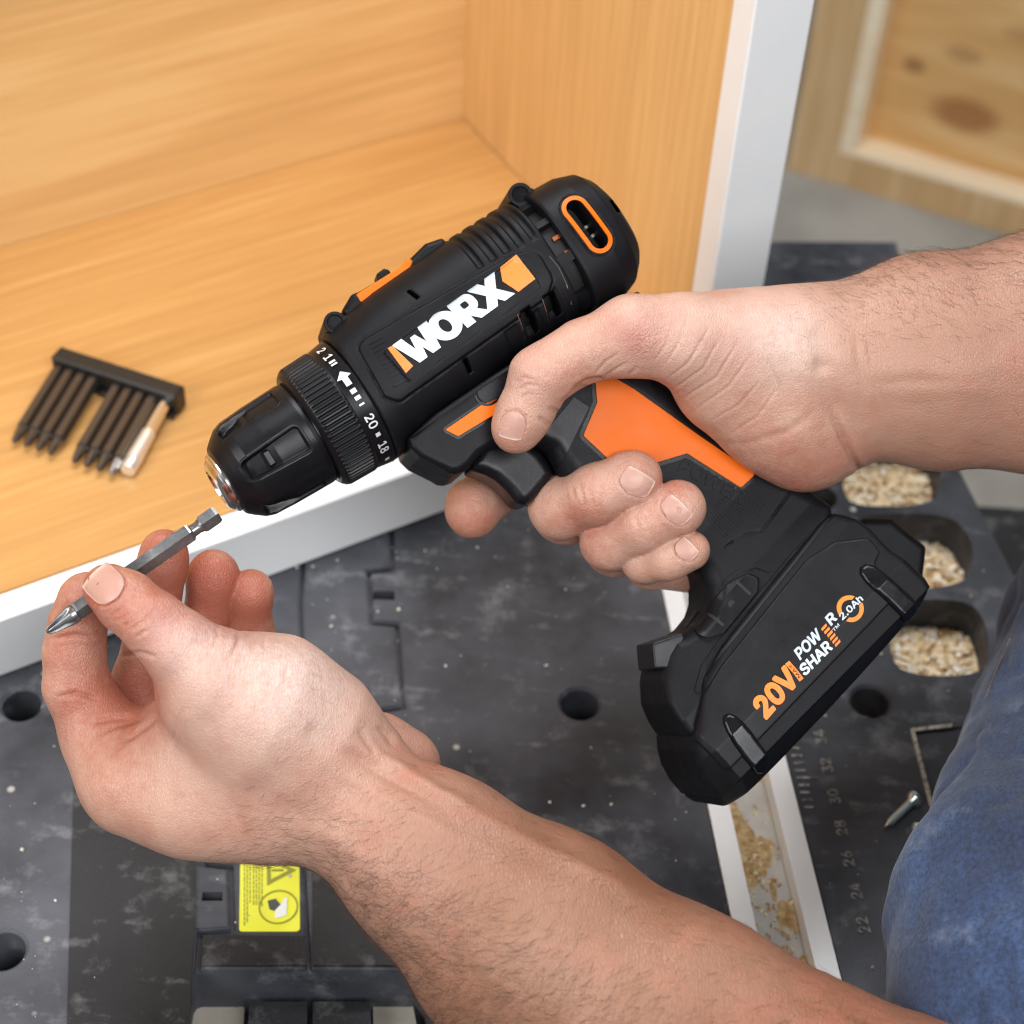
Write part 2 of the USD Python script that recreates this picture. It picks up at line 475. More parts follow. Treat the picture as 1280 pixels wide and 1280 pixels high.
# pieces seen in the recess at the near edge
for pts, zz in (([(312, 1252), (384, 1252), (384, 1420), (300, 1420)], -0.018), ([(391, 1252), (462, 1252), (474, 1420), (391, 1420)], -0.018)):
    obj('recess_block', prism(Polygon(W2(pts, zz)), -0.044, zz), bench_dark, bench)
beige = speckled('beige_plastic', (0.27, 0.24, 0.20), (0.34, 0.31, 0.26), 50, 0.6)
for pts in ([(236, 1243), (306, 1250), (296, 1420), (215, 1420)], [(466, 1250), (514, 1244), (545, 1420), (470, 1420)]):
    obj('recess_pad', prism(Polygon(W2(pts, -0.03)), -0.06, -0.03), beige, bench)
# right jaw with its long slots
slots = [Polygon(W2([(1052, 545), (1150, 543), (1172, 560), (1178, 600), (1166, 632), (1070, 634), (1052, 615)])),
         Polygon(W2([(1062, 655), (1085, 642), (1185, 642), (1212, 668), (1218, 700), (1206, 733), (1090, 738)])),
         Polygon(W2([(1112, 765), (1128, 750), (1205, 749), (1230, 770), (1238, 815), (1228, 843), (1150, 846), (1112, 830)]))]
slots = [Polygon(chaikin(np.array(s.exterior.coords)[:-1], 2)) for s in slots]
r_holes = [hole(1088, 876), hole(1026, 622, 0.0085)]
notch = Polygon(W2([(1143, 915), (1205, 908), (1222, 1000), (1166, 1006)]))
rs = sub(prism(right_poly, -0.045, 0.0), *[prism(s, -0.1, 0.01) for s in slots + r_holes], prism(notch, -0.0012, 0.01),
         *[cyl((h.centroid.x, h.centroid.y, -0.0016), (h.centroid.x, h.centroid.y, 0.0004), 0.0089, 32, 0.0108) for h in r_holes[:1]])
obj('right_jaw', rs, bench_plastic, bench)
edge = right_poly.buffer(-.0001).difference(right_poly.buffer(-.003))
# moulded ruler: ticks and two-digit numbers along the near jaw
ruler_paint = speckled('ruler_paint', (0.10, 0.10, 0.10), (0.27, 0.265, 0.245), 700, 0.8)
num = [((1025, 922), '34'), ((1033, 957), '32'), ((1042, 996), '30'), ((1051, 1035), '28'), ((1060, 1074), '26'), ((1070, 1115), '24'), ((1079, 1157), '22')]
rot = math.degrees(math.atan2(cd[1], cd[0]))
for (x, y), t in num:
    tp = affinity.scale(text_poly(t, 5), 0.0052, 0.0052, origin=(0, 0))
    tp = affinity.translate(affinity.rotate(tp, rot + 180, origin=(0, 0)), *0 * cn) if False else affinity.rotate(tp, rot, origin=(0, 0))
    c = tp.centroid; w = at(x, y)[:2]
    obj('ruler_number', prism(affinity.translate(tp, w[0] - c.x, w[1] - c.y), 0.0001, 0.0006), ruler_paint, bench)
ticks = []
for k in range(9):
    x, y = 1001 + k * 2.2, 936 + 9.2 * k
    L = 10 if k % 5 == 4 else 5
    a, b = at(x - 14, y)[:2], at(x - 14 + L * 2.6, y)[:2]
    ticks.append(prism(LineString([a, b]).buffer(0.0004, cap_style=2), 0.0001, 0.0008))
obj('ruler_ticks', ticks, dust_mark, bench)
obj('dust_rim', prism(notch.buffer(.0018).difference(notch).intersection(Polygon(W2([(1130, 900), (1195, 895), (1178, 935), (1178, 1005), (1150, 1010)]))), 0.0001, 0.0008), speckled('pale_worn_edge', (0.20, 0.195, 0.18), (0.62, 0.58, 0.49), 420, 0.9), bench)

# chipboard seen through the slots
cb = thing('chipboard_panel', 'pale chipboard panel seen through the long slots of the black bench', 'board')
obj('board', bx((at(1000, 500)[0], at(1100, 900)[1], -0.040), (at(1190, 700)[0] + .012, at(1100, 490)[1], -0.022)), chipboard, cb)

# white channel lying between the jaws, sawdust in it
ch = thing('white_channel', 'white laminate channel with a dusty trough lying between the bench jaws', 'channel')
prof = [(0, -0.03), (0, 0.0015), (0.0095, 0.0015), (0.0095, -0.010), (0.0305, -0.010), (0.0305, 0.0015), (0.040, 0.0015), (0.040, -0.03)]
def chan_mesh(prof, v0, v1):
    m = trimesh.creation.extrude_polygon(Polygon(prof), v1 - v0, engine='earcut')
    v = np.array(m.vertices); q = np.c_[o[0] + cn[0] * v[:, 0] + cd[0] * (v0 + v[:, 2]), o[1] + cn[1] * v[:, 0] + cd[1] * (v0 + v[:, 2]), v[:, 1]]
    m = trimesh.Trimesh(q, m.faces, process=False); m.fix_normals(); return m
obj('channel_body', chan_mesh(prof, -0.3, 0.205), white_laminate, ch)
grey_track = speckled('channel_floor', (0.45, 0.43, 0.39), (0.62, 0.61, 0.58), 50, 0.6)
obj('trough_liner', chan_mesh([(0.0097, -0.0098), (0.0303, -0.0098), (0.0303, -0.0092), (0.0097, -0.0092)], -0.3, 0.2045), grey_track, ch)
n = (26, 150); U, V = np.meshgrid(np.linspace(0.0098, 0.0302, n[0]), np.linspace(-0.3, 0.15, n[1]), indexing='ij')
hh = meshkit.fbm(np.stack([U * 130, V * 60, U * 0], -1), 4, 3)
patch = np.clip((0.03 - V) * 14, 0, 1) * 0.30 + meshkit.fbm(np.stack([U * 40, V * 14, U * 0 + 5], -1), 3, 9) * 0.5
Z = -0.0092 + 0.0045 * np.clip(hh + patch - 0.83, -0.06, 0.5)
gv = np.stack([o[0] + cn[0] * U + cd[0] * V, o[1] + cn[1] * U + cd[1] * V, Z], -1).reshape(-1, 3)
idx = np.arange(n[0] * n[1]).reshape(n); q4 = np.stack([idx[:-1, :-1], idx[1:, :-1], idx[1:, 1:], idx[:-1, 1:]], -1).reshape(-1, 4)
obj('sawdust', trimesh.Trimesh(gv, np.vstack([q4[:, :3], q4[:, [0, 2, 3]]]), process=False), sawdust, smooth=True,
    label='brown sawdust lying in the trough of the white channel', cat='sawdust', kind='stuff')

# yellow warning sticker
sp = W2([(301, 1048), (374, 1050), (375, 1165), (299, 1165)])
stk = thing('warning_sticker', 'yellow warning sticker with pictograms on the bench beneath the near forearm', 'sticker')
obj('sheet', prism(rounded(Polygon(sp), .0015), 0.0002, 0.0006), sticker_yellow, stk)
def spx(pts): return W2(pts)
tri = Polygon(spx([(333, 1070), (370, 1089), (334, 1108)])); tri_in = tri.buffer(-.0016)
obj('warning_triangle', prism(tri.difference(tri_in), 0.0007, 0.0010), ink, stk)
obj('exclamation_mark', prism(LineString(spx([(341, 1089), (353, 1089)])).buffer(.0005), 0.0007, 0.0010), ink, stk)
cc = at(348, 1135)[:2]
obj('goggle_roundel', prism(Point(*cc).buffer(.0082).difference(Point(*cc).buffer(.0076)), 0.0007, 0.0010), ink, stk)
obj('goggle_head', prism(Polygon(spx([(336, 1128), (344, 1126), (350, 1133), (347, 1140), (338, 1137)])).buffer(.0004), 0.0007, 0.0010), ink_dark, stk)
obj('goggle_face', prism(Polygon(spx([(345, 1140), (352, 1133), (358, 1124), (357, 1145), (345, 1148)])).buffer(.0004), 0.00071, 0.00105), ink_white, stk)
rows = []
for xx in (305.5, 309, 312.5, 317, 320.5, 324, 327.5):
    y_ = 1064 if xx < 316 else 1072
    while y_ < (1155 if xx < 311 else 1130):
        w_ = rng.uniform(2.5, 7)
        rows.append(prism(LineString(spx([(xx, y_), (xx + .1, y_ + w_)])).buffer(.00022, cap_style=2), 0.0007, 0.0009)); y_ += w_ + 1.6
obj('text_lines', rows, ink, stk)

# screws on the bench
def screw(p, q, label):
    a, b = at(*p, 0.003), at(*q, 0.0022)
    d = b - a; L = np.linalg.norm(d); d /= L
    t = thing('screw', label, 'screw')
    prof = []
    for i in range(26):
        s = 0.004 + (L - 0.008) * i / 25
        prof.append((s, 0.0014 + (0.0007 if i % 2 else 0)))
    ms = [cyl(a + d * prof[i][0], a + d * prof[i + 1][0], prof[i][1], 14, prof[i + 1][1]) for i in range(25)]
    ms.append(cyl(a + d * (L - .004), b, .0015, 14, .0002))
    obj('shank', ms, zinc, t, 30)
    obj('head', [cyl(a, a + d * .0018, .0038, 20), cyl(a + d * .0018, a + d * .0045, .0036, 20, .0014)], zinc, t, 30)
screw((1145, 997), (1106, 1034), 'silver screw lying loose on the black bench left of the notch')
screw((1150, 1036), (1138, 1052), 'silver screw partly hidden behind the jeans leg on the bench')

# loose chips on the chipboard and in the trough
def flakes(n, spot, mat_, parent, name, rmax):
    ms = []
    for _ in range(n):
        p = spot()
        if p is None: continue
        sz = rng.uniform(.25, 1, 3) * [rmax, rmax * .6, rmax * .22]
        b = trimesh.creation.box(sz); b.vertices = b.vertices @ trimesh.transformations.euler_matrix(*(rng.normal(0, .35, 2)), rng.uniform(0, 6.3))[:3, :3].T + p
        ms.append(b)
    obj(name, ms, mat_, parent, kind='stuff')


chip_a = speckled('wood_chip_pale', (0.72, 0.54, 0.31), (0.90, 0.78, 0.58), 150, 0.9)
chip_b = speckled('wood_chip_brown', (0.36, 0.20, 0.08), (0.60, 0.40, 0.20), 150, 0.9)
def on_board():
    s_ = slots[rng.integers(3)]; x0, y0, x1, y1 = s_.bounds
    return np.array([rng.uniform(x0, x1), rng.uniform(y0 - .012, y1), -0.0215 + rng.uniform(0, .0006)])
flakes(520, on_board, chip_a, cb, 'loose_chips', .0072)
flakes(420, on_board, chip_b, cb, 'loose_chips', .0048)
flakes(260, on_board, speckled('wood_chip_white', (0.86, 0.78, 0.64), (0.93, 0.88, 0.78), 200, 0.9), cb, 'loose_chips', .0060)
def in_trough():
    v_ = rng.uniform(-.25, .09); u_ = rng.uniform(.0105, .0298)
    if rng.random() > np.clip((0.05 - v_) * 9, .12, 1): return None
    return np.array([o[0] + cn[0] * u_ + cd[0] * v_, o[1] + cn[1] * u_ + cd[1] * v_, -0.0085 + rng.uniform(0, .0012)])
flakes(700, in_trough, chip_a, ch, 'trough_chips', .0024)
flakes(900, in_trough, chip_b, ch, 'trough_chips', .0022)

# crumbs of sawdust and grit scattered over the bench
crumbs = []
ico = trimesh.creation.icosphere(0)
for _ in range(380):
    x, y = rng.uniform(-20, 1270), rng.uniform(600, 1300)
    w = at(x, y)[:2]; pt = Point(*w)
    if not (left_poly.contains(pt) or right_poly.contains(pt)): continue
    if any(g.contains(pt) for g in left_holes + r_holes + slots + [recess, notch]): continue
    r_ = min(0.0003 * rng.pareto(2.2) + 0.0002, 0.0009)
    t_ = ico.copy(); t_.vertices = t_.vertices * (r_ * rng.uniform(.6, 1.5, 3)) @ trimesh.transformations.random_rotation_matrix(rng.random(3))[:3, :3] + [*w, r_ * .6 + .0002]
    crumbs.append(t_)
obj('sawdust_crumbs', crumbs, speckled('crumbs', (0.48, 0.42, 0.33), (0.66, 0.63, 0.57), 30, 0.9), label='pale crumbs of sawdust and grit scattered over the black bench', cat='sawdust', kind='stuff')

# ---------------------------------------------------------------- cabinet
ZT = 0.037
K = at(578, 145, ZT)
CAZ = 32.3
ca, sa = math.cos(math.radians(CAZ)), math.sin(math.radians(CAZ))
def cl(p): d_ = np.array(p)[:2] - K[:2]; return np.array([d_[0] * ca + d_[1] * sa, -d_[0] * sa + d_[1] * ca])
yf = np.mean([cl(at(0, 845))[1], cl(at(560, 640))[1]])              # front face of the rail
yo = np.mean([cl(at(0, 740, ZT))[1], cl(at(490, 570, ZT))[1]])       # oak / white boundary
cab = thing('cabinet', 'oak coloured cabinet carcass with white front edges standing on the bench', 'cabinet', (K[0], K[1], 0), CAZ)
HC = 0.62
XL = -0.80
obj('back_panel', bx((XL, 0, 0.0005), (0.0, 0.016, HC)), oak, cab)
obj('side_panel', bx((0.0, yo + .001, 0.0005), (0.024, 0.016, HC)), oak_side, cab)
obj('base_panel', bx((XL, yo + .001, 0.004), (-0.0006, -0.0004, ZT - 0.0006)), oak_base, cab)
obj('front_rail', bx((XL, yf, 0.0006), (-0.001, yo, ZT), .0008), white_laminate, cab)
xs0 = 0.0; xs1 = cl(at(1018, 0, 0.0))[0]
# stile width from its edges at the picture's top, on the front plane
def on_front(x, y):
    r = ray(x, y); n_ = np.array([-sa, ca]); c0 = K[:2] + n_ * yf
    t = (n_ @ (c0 - CAM[:2])) / (n_ @ r[:2]); return CAM + r * t
pa, pb, pc = on_front(944, 0), on_front(1018, 0), on_front(945, 362)
print('stile x', cl(pa), cl(pb), cl(pc), 'z', pa[2], pb[2], pc[2], 'yf', yf, 'yo', yo, 'bench az', BAZ)
obj('front_stile', bx((cl(pa)[0], yf - .0006, 0.0012), (cl(pb)[0], yo, HC), .0008), white_laminate, cab)
obj('left_side_panel', bx((XL - 0.02, yf, 0.0005), (XL - .0005, 0.016, HC)), oak_side, cab)

# ---------------------------------------------------------------- bits in their holder on the cabinet floor
def cz(x, y, z): return at(x, y, z)
zb = ZT
h0, h1 = at(76, 434, zb + .012), at(232, 484, zb + .012)
hd = (h1 - h0)[:2]; HL = np.linalg.norm(hd); hd /= HL
tip_a, tip_b = at(22, 530, zb + .005), at(70, 448, zb + .005)
bd = (tip_a - at(75, 452, zb + .005))[:2]; bd /= np.linalg.norm(bd)
hold = thing('bit_holder', 'black plastic holder bar gripping a row of screwdriver bits on the oak floor', 'bit holder', (h0[0], h0[1], zb), math.degrees(math.atan2(hd[1], hd[0])))
hb = bx((0, -0.010, 0.0003), (HL, 0.0, 0.0135), .0012)
obj('holder_bar', sub(hb, *[bx((HL * (.03 + .094 * i) - .0, -0.0108, 0.003), (HL * (.03 + .094 * i) + .0035, -0.0096, 0.0105)) for i in range(10)]), black_plastic, hold)
obj('holder_lip', bx((0.0006, -0.0128, 0.0003), (HL - .0006, -0.0102, 0.0028), .0005), black_plastic, hold)
def hexrod(p, d, secs, nrm, n=6):
    """rod of regular polygon sections (distance, radius) along d"""
    p, d = np.array(p, float), np.array(d, float); d = d / np.linalg.norm(d)
    a = np.array(nrm, float) - d * np.dot(nrm, d); a /= np.linalg.norm(a); b = np.cross(d, a)
    t = (np.arange(n) + .5) / n * 2 * np.pi
    c = np.cos(t)[:, None] * a + np.sin(t)[:, None] * b
    v = [p + d * s + c * r for s, r in secs]
    v.append([p + d * secs[0][0]]); v.append([p + d * secs[-1][0]]); v = np.vstack(v)
    f = []; i = np.arange(n); j = (i + 1) % n
    for k in range(len(secs) - 1):
        f += [np.c_[i, j, j + n] + k * n, np.c_[i, j + n, i + n] + k * n]
    m = len(secs) * n
    f += [np.c_[j, i, np.full(n, m)], np.c_[i + n * (len(secs) - 1), j + n * (len(secs) - 1), np.full(n, m + 1)]]
    t = trimesh.Trimesh(v, np.vstack(f), process=False); t.fix_normals(); return t
LB = np.linalg.norm((at(18, 535, zb + .004) - at(78, 448, zb + .006))[:2])
ords = ['leftmost', 'second', 'third', 'fourth', None, 'fifth', 'sixth', 'seventh', 'eighth', 'chrome']
for i in range(10):
    if i == 4: continue
    base = np.array([*(h0[:2] + hd * (HL * (.045 + .094 * i)) + bd * 0.010), zb + 0.0068])
    d3 = np.array([*bd, -0.058])
    L = LB * (1.0 if i != 9 else 0.9)
    lab = ('shiny chrome bit at the right end of the holder row' if i == 9 else f'dark steel screwdriver bit, {ords[i]} from the left in the holder row')
    bt = thing('screwdriver_bit', lab, 'screwdriver bit', group='bits in the black holder')
    mm = chrome if i == 9 else dark_steel
    if i == 9:
        obj('shank', hexrod(base, d3, [(-.006, .0032), (L * .45, .0032)], (0, 0, 1), 20), mm, bt, 30)
        obj('socket', hexrod(base, d3, [(L * .45, .0036), (L * .85, .0042), (L * .86, .0034), (L * .89, .0034), (L * .9, .0041), (L, .0038)], (0, 0, 1), 20), plain('chrome_socket', (0.90, 0.91, 0.92), 0.32, metallic=0.8), bt, 30)
    else:
        obj('shank', hexrod(base, d3, [(-.006, .0035), (L * .8, .0035), (L * .83, .0027)], (0, 0, 1)), mm, bt)
        obj('tip', hexrod(base, d3, [(L * .83, .0026), (L * .9, .0023), (L * .985, .0016), (L, .0011)], (0, 0, 1), 8), steel if i == 8 else mm, bt)

# ---------------------------------------------------------------- pine crate behind, on the floor
pine = wood('pine', (0.80, 0.55, 0.27), (0.70, 0.41, 0.16), (2.2, 16, 16), 0.55, ring=1.6,
            knots=[((0.186, .05, .122), (.055, .3, .030), (0.34, 0.13, 0.04), .8), ((0.166, .05, .204), (.030, .3, .014), (0.40, 0.20, 0.08), .6),
                   ((0.108, .05, .172), (.018, .3, .013), (0.26, 0.12, 0.05), .7), ((0.230, .05, .250), (.03, .3, .014), (0.40, 0.20, 0.08), .45), ((0.42, .05, .25), (.06, .3, .04), (0.2, 0.08, 0.03), .8)])
pine_pale = wood('pine_pale', (0.95, 0.84, 0.66), (0.92, 0.76, 0.54), (3, 20, 20), 0.55)
pine_up = wood('pine_upright', (0.74, 0.54, 0.31), (0.64, 0.41, 0.20), (20, 20, 3), 0.55)
fz = -0.75
q0, q1 = at(1000, 218, fz), at(1280, 300, fz)
pd_ = (q1 - q0)[:2]; PAZ = math.degrees(math.atan2(pd_[1], pd_[0]))
crate = thing('pine_crate', 'knotty pine crate with a pale frame standing on the concrete floor', 'crate', (q0[0], q0[1], fz), PAZ)
print('crate', q0, PAZ)
obj('bottom_rail', bx((-0.02, 0, 0.0), (1.3, 0.02, 0.05), .001), pine_up, crate)
obj('bottom_ledge', bx((-0.02, 0.0205, 0.0), (1.3, 0.085, 0.05), .001), pine_pale, crate)
obj('left_post', bx((-0.02, -0.0003, 0.0505), (0.045, 0.085, 1.0), .001), pine_up, crate)
obj('knotty_panel', bx((0.0455, 0.050, 0.0505), (1.3, 0.075, 1.0)), pine, crate)
obj('post_edge', bx((0.0453, -0.0006, 0.0505), (0.066, 0.0495, 1.0), .001), pine_pale, crate)
obj('rail_edge', bx((0.0455, -0.0008, 0.0503), (1.3, 0.0203, 0.0575), .001), pine_pale, crate)
# ================================================================ the drill (local frame in millimetres: x rear, y up, z towards the viewer)
YAW = math.radians(12.0)
AX0, AY0 = 388.0, 538.0                      # where the chuck axis meets the clutch's front seam
exc = np.array([0.843 * math.cos(YAW), 0.538 * math.cos(YAW), math.sin(YAW)])
eyc = np.array([-0.538, 0.843, 0.0])
ezc = np.cross([exc[0], exc[1], -exc[2]], [eyc[0], eyc[1], 0.0]); ezc = np.array([ezc[0], ezc[1], -ezc[2]])
DO = P(560, 430, D0)                         # the frame's reference point on the mid plane
EX, EY, EZ = R @ exc, R @ eyc, R @ ezc
_d = P(AX0, AY0, 1.0) - CAM
DORG = CAM + _d * ((DO - CAM) @ EZ / (_d @ EZ))   # origin: axis at the clutch seam, on the mid plane


def Lm(x, y, z=0.0):
    """picture point -> local (x, y) on the plane z (mm)"""
    r = ray(x, y); t = ((DORG + EZ * z * 1e-3 - CAM) @ EZ) / (r @ EZ)
    p = CAM + r * t - DORG
    return np.array([p @ EX, p @ EY]) * 1e3


def LP(pts, z=0.0): return np.array([Lm(q[0], q[1], q[2] if len(q) > 2 else z) for q in pts])


def A(s, p, z=0.0): return Lm(AX0 + .843 * s - .538 * p, AY0 - .538 * s - .843 * p, z)


DM = Gf.Matrix4d(*EX, 0, *EY, 0, *EZ, 0, *DORG, 1)
drill = thing('cordless_drill', 'black and orange cordless drill gripped in the right hand above the bench', 'cordless drill', matrix=DM)
E_, H_ = A(0, 70)[1], None
RC = (A(0, 71)[1] - A(0, -71)[1]) / 2


def sx(s): return A(s, 0)[0]


def mm(m):
    m = m.copy(); m.vertices = np.asarray(m.vertices) * 1e-3; return m


def dobj(name, m, material, parent=None, smooth=40, **kw):
    if isinstance(m, (list, tuple)): m = trimesh.util.concatenate(list(m))
    return obj(name, mm(m), material, parent or drill, smooth, **kw)


def drill_plastic(name, c, rough, bump=0.00004, bscale=2600.0, spec=0.5, var=1.0):
    return mat(name, {'tc': ('texture_coordinate', {}), 'n': ('noise_texture', {'scale': bscale, 'detail': 2.0}), 'n2': ('noise_texture', {'scale': 75.0, 'detail': 7.0, 'roughness': 0.68}),
                      'r': ('rgb_ramp', {'ramp': [(0.3, tuple(np.array(c) * (1 - .15 * var))), (0.6, tuple(np.array(c) * (1 + .15 * var))), (0.8, tuple(np.array(c) * (1 + 1.3 * var)))]}),
                      'mr': ('map_range', {'from_min': 0.35, 'from_max': 0.65, 'to_min': rough - .05, 'to_max': rough + .07}),
                      'b': ('bump', {'strength': 1.0, 'distance': bump}), 'p': ('principled_bsdf', {'specular_ior_level': spec})},
               [('tc.object', 'n.vector'), ('tc.object', 'n2.vector'), ('n2.fac', 'r.fac'), ('n2.fac', 'mr.value'), ('mr.result', 'p.roughness'), ('r.color', 'p.base_color'),
                ('n.fac', 'b.height'), ('b.normal', 'p.normal')])


hard_black = drill_plastic('drill_black', (0.0050, 0.0050, 0.0066), 0.32, spec=.22)
rubber = drill_plastic('drill_rubber', (0.0056, 0.0056, 0.0072), 0.44, 0.00006, 3200.0, spec=.14)
gloss_black = drill_plastic('drill_gloss_black', (0.0045, 0.0045, 0.006), 0.20, 0.00001, spec=.25)
dark_void = plain('vent_dark', (0.004, 0.004, 0.004), 0.7)
battery_black = drill_plastic('battery_black', (0.0050, 0.0050, 0.0066), 0.42, 0.00005, 2800.0, spec=.20)
orange = drill_plastic('drill_orange', (0.68, 0.125, 0.002), 0.42, 0.00002, spec=.2, var=.08)
orange_print = plain('orange_print', (0.86, 0.19, 0.010), 0.45)
silver_print = plain('silver_print', (0.47, 0.53, 0.58), 0.36, metallic=0.15)
white_print = plain('white_print', (0.56, 0.56, 0.56), 0.5)
silver = plain('chuck_nose_metal', (0.72, 0.70, 0.68), 0.16, metallic=1.0)
brass = plain('copper_inside', (0.42, 0.14, 0.06), 0.28, metallic=1.0)
lens = plain('lamp_lens', (0.55, 0.55, 0.50), 0.12)

# ---- chuck: turned body with six rounded flutes
prof = [(sx(-3), RC * .80), (sx(-4), RC * .97), (sx(-10), RC * .985), (sx(-60), RC * .965), (sx(-92), RC * .935), (sx(-103), RC * .88), (sx(-114), RC * .76), (sx(-122), RC * .66), (sx(-124), RC * .60), (sx(-124), RC * .40)]
pf = np.array(prof); seg = np.r_[0, np.cumsum(np.linalg.norm(np.diff(pf, axis=0), axis=1))]
tt = np.linspace(0, seg[-1], 150); xs_, rs_ = np.interp(tt, seg, pf[:, 0]), np.interp(tt, seg, pf[:, 1])
na = 600; an = np.linspace(0, 2 * np.pi, na, endpoint=False)
X_, A_ = np.meshgrid(xs_, an, indexing='ij'); R_ = np.repeat(rs_[:, None], na, 1)
x0f, x1f = sx(-104), sx(-20)
for k in range(6):
    ca_ = math.radians(52 + 60 * k)
    da = (A_ - ca_ + np.pi) % (2 * np.pi) - np.pi
    w_ = da * RC
    tx = np.clip((X_ - x0f) / (x1f - x0f), 0, 1)
    half = 4.6 + 1.3 * tx
    dx = np.maximum(x0f - X_, X_ - x1f); dw = np.abs(w_) - half
    d2 = np.minimum(np.maximum(dx + 2.2, dw + 2.2), 0) + np.sqrt(np.maximum(dx + 2.2, 0) ** 2 + np.maximum(dw + 2.2, 0) ** 2) - 2.2
    m_ = np.clip(-d2 / 0.7, 0, 1); m_ = m_ * m_ * (3 - 2 * m_)
    depth = 1.25 + 2.6 * np.clip(1 - tx / .55, 0, 1) ** 0.8
    R_ = R_ - m_ * depth
    dl = np.abs(d2 - 0.5); R_ = R_ - 0.22 * np.clip(1 - dl / .35, 0, 1) * (X_ > x0f - 6) * (np.abs(w_) < 9)


def turned(X_, R_, an, yc=0.0):
    n0, n1 = X_.shape
    v = np.stack([X_, yc + R_ * np.sin(an)[None, :], R_ * np.cos(an)[None, :]], -1).reshape(-1, 3)
    i = np.arange(n0 * n1).reshape(n0, n1); j = np.roll(i, -1, 1)
    q = np.stack([i[:-1], j[:-1], j[1:], i[1:]], -1).reshape(-1, 4)
    t = trimesh.Trimesh(v, np.vstack([q[:, :3], q[:, [0, 2, 3]]]), process=False)
    return t


def lathe(prof, n=96, yc=0.0):
    p = np.array(prof, float); a = np.linspace(0, 2 * np.pi, n, endpoint=False)
    X, _ = np.meshgrid(p[:, 0], a, indexing='ij'); return turned(X, np.repeat(p[:, 1:2], n, 1), a, yc)


chuck = dobj('chuck', turned(X_, R_, an), hard_black, smooth=38)
# shallow moulded steps at the head of each flute, then the metal nose and its jaws
for k in (0, 1, 5):
    a_ = math.radians(52 + 60 * k)
    c_, s_ = math.cos(a_), math.sin(a_)
    r_ = RC * .965 - 2.4
    b_ = bx((sx(-76), -3.6, r_ - 4), (sx(-63), 3.6, r_ + .9), 1.0)
    v_ = np.array(b_.vertices); b_.vertices = np.c_[v_[:, 0] + (v_[:, 2] - r_) * .2, v_[:, 1] * c_ + v_[:, 2] * s_, v_[:, 2] * c_ - v_[:, 1] * s_]
    dobj('flute_step', b_, hard_black, chuck, smooth=False)
dobj('nose_collar', lathe([(sx(-123), 4), (sx(-123), RC * .56), (sx(-127), RC * .57), (sx(-130), RC * .54), (sx(-131), RC * .50), (sx(-134), RC * .47), (sx(-137), RC * .42), (sx(-138), RC * .34), (sx(-131), RC * .30), (sx(-100), RC * .28)], 120), silver, smooth=30)
for k in range(3):
    a_ = 0.5 + k * 2 * np.pi / 3
    j_ = cyl((sx(-100), 4.0 * math.sin(a_), 4.0 * math.cos(a_)), (sx(-136), 3.4 * math.sin(a_), 3.4 * math.cos(a_)), 2.6, 16, 2.0)
    dobj('chuck_jaw', j_, brass, smooth=30)
# embossed size mark on the chuck's shoulder
# ---- clutch ring: about seventy ribs, then the plain numbered band
CR1 = A(30, 84)[1]; CR2 = A(58, 87)[1]
nr = 70; na2 = nr * 12; an2 = np.linspace(0, 2 * np.pi, na2, endpoint=False)
pr = np.array([(sx(-2), RC * .8), (sx(-2), RC * 1.06), (sx(0), RC * 1.10), (sx(3), CR1 * .955), (sx(8), CR1 * .985), (sx(42), CR1), (sx(44), CR1 * .995), (sx(46), CR1 * .985), (sx(68), CR2 * .985), (sx(70), CR2 * .975), (sx(70), CR2 * .6)])
seg = np.r_[0, np.cumsum(np.linalg.norm(np.diff(pr, axis=0), axis=1))]
tt = np.unique(np.r_[np.linspace(0, seg[-1], 110), seg]); xr, rr_ = np.interp(tt, seg, pr[:, 0]), np.interp(tt, seg, pr[:, 1])
XR, AR = np.meshgrid(xr, an2, indexing='ij'); RR = np.repeat(rr_[:, None], na2, 1)
wv = np.clip(np.sin(AR * nr) * 2.0 + 0.35, -1, 1) * .5 + .5
mask = np.clip((XR - sx(3)) / 1.2, 0, 1) * np.clip((sx(43.5) - XR) / 1.0, 0, 1)
RR = RR - (1 - wv) * mask * 0.95
clutch = dobj('clutch_ring', turned(XR, RR, an2), hard_black, smooth=35)
BAND = CR2 * .985 + .12


def wrap(poly, s0, ang0):
    """flat lettering (x along the ring, y along the axis to the front) wrapped on the clutch band"""
    gs = getattr(poly, 'geoms', [poly]); out = []
    for g in gs:
        v, f = trimesh.creation.triangulate_polygon(g, engine='earcut')
        v = np.c_[v, np.zeros(len(v))]
        v, f = trimesh.remesh.subdivide_to_size(v, f, 0.8)
        a = ang0 + v[:, 0] / BAND
        out.append(trimesh.Trimesh(np.c_[s0 - v[:, 1], BAND * np.sin(a), BAND * np.cos(a)], f, process=False))
    return trimesh.util.concatenate(out)


def ring_angle(x, y):
    q = Lm(x, y, BAND * .8); return math.asin(np.clip(q[1] / BAND, -.985, .985))


def ringmark(name, t, x, y, hgt, flip=True, parent=None):
    g = t if not isinstance(t, str) else affinity.scale(text_poly(t, 5), hgt, hgt, origin=(0, 0))
    b = g.bounds; g = affinity.translate(g, -(b[0] + b[2]) / 2, -(b[1] + b[3]) / 2)
    if flip: g = affinity.rotate(g, 180, origin=(0, 0))
    m = wrap(g, sx(57), ring_angle(x, y))
    dobj(name, m, white_print, clutch, smooth=True)


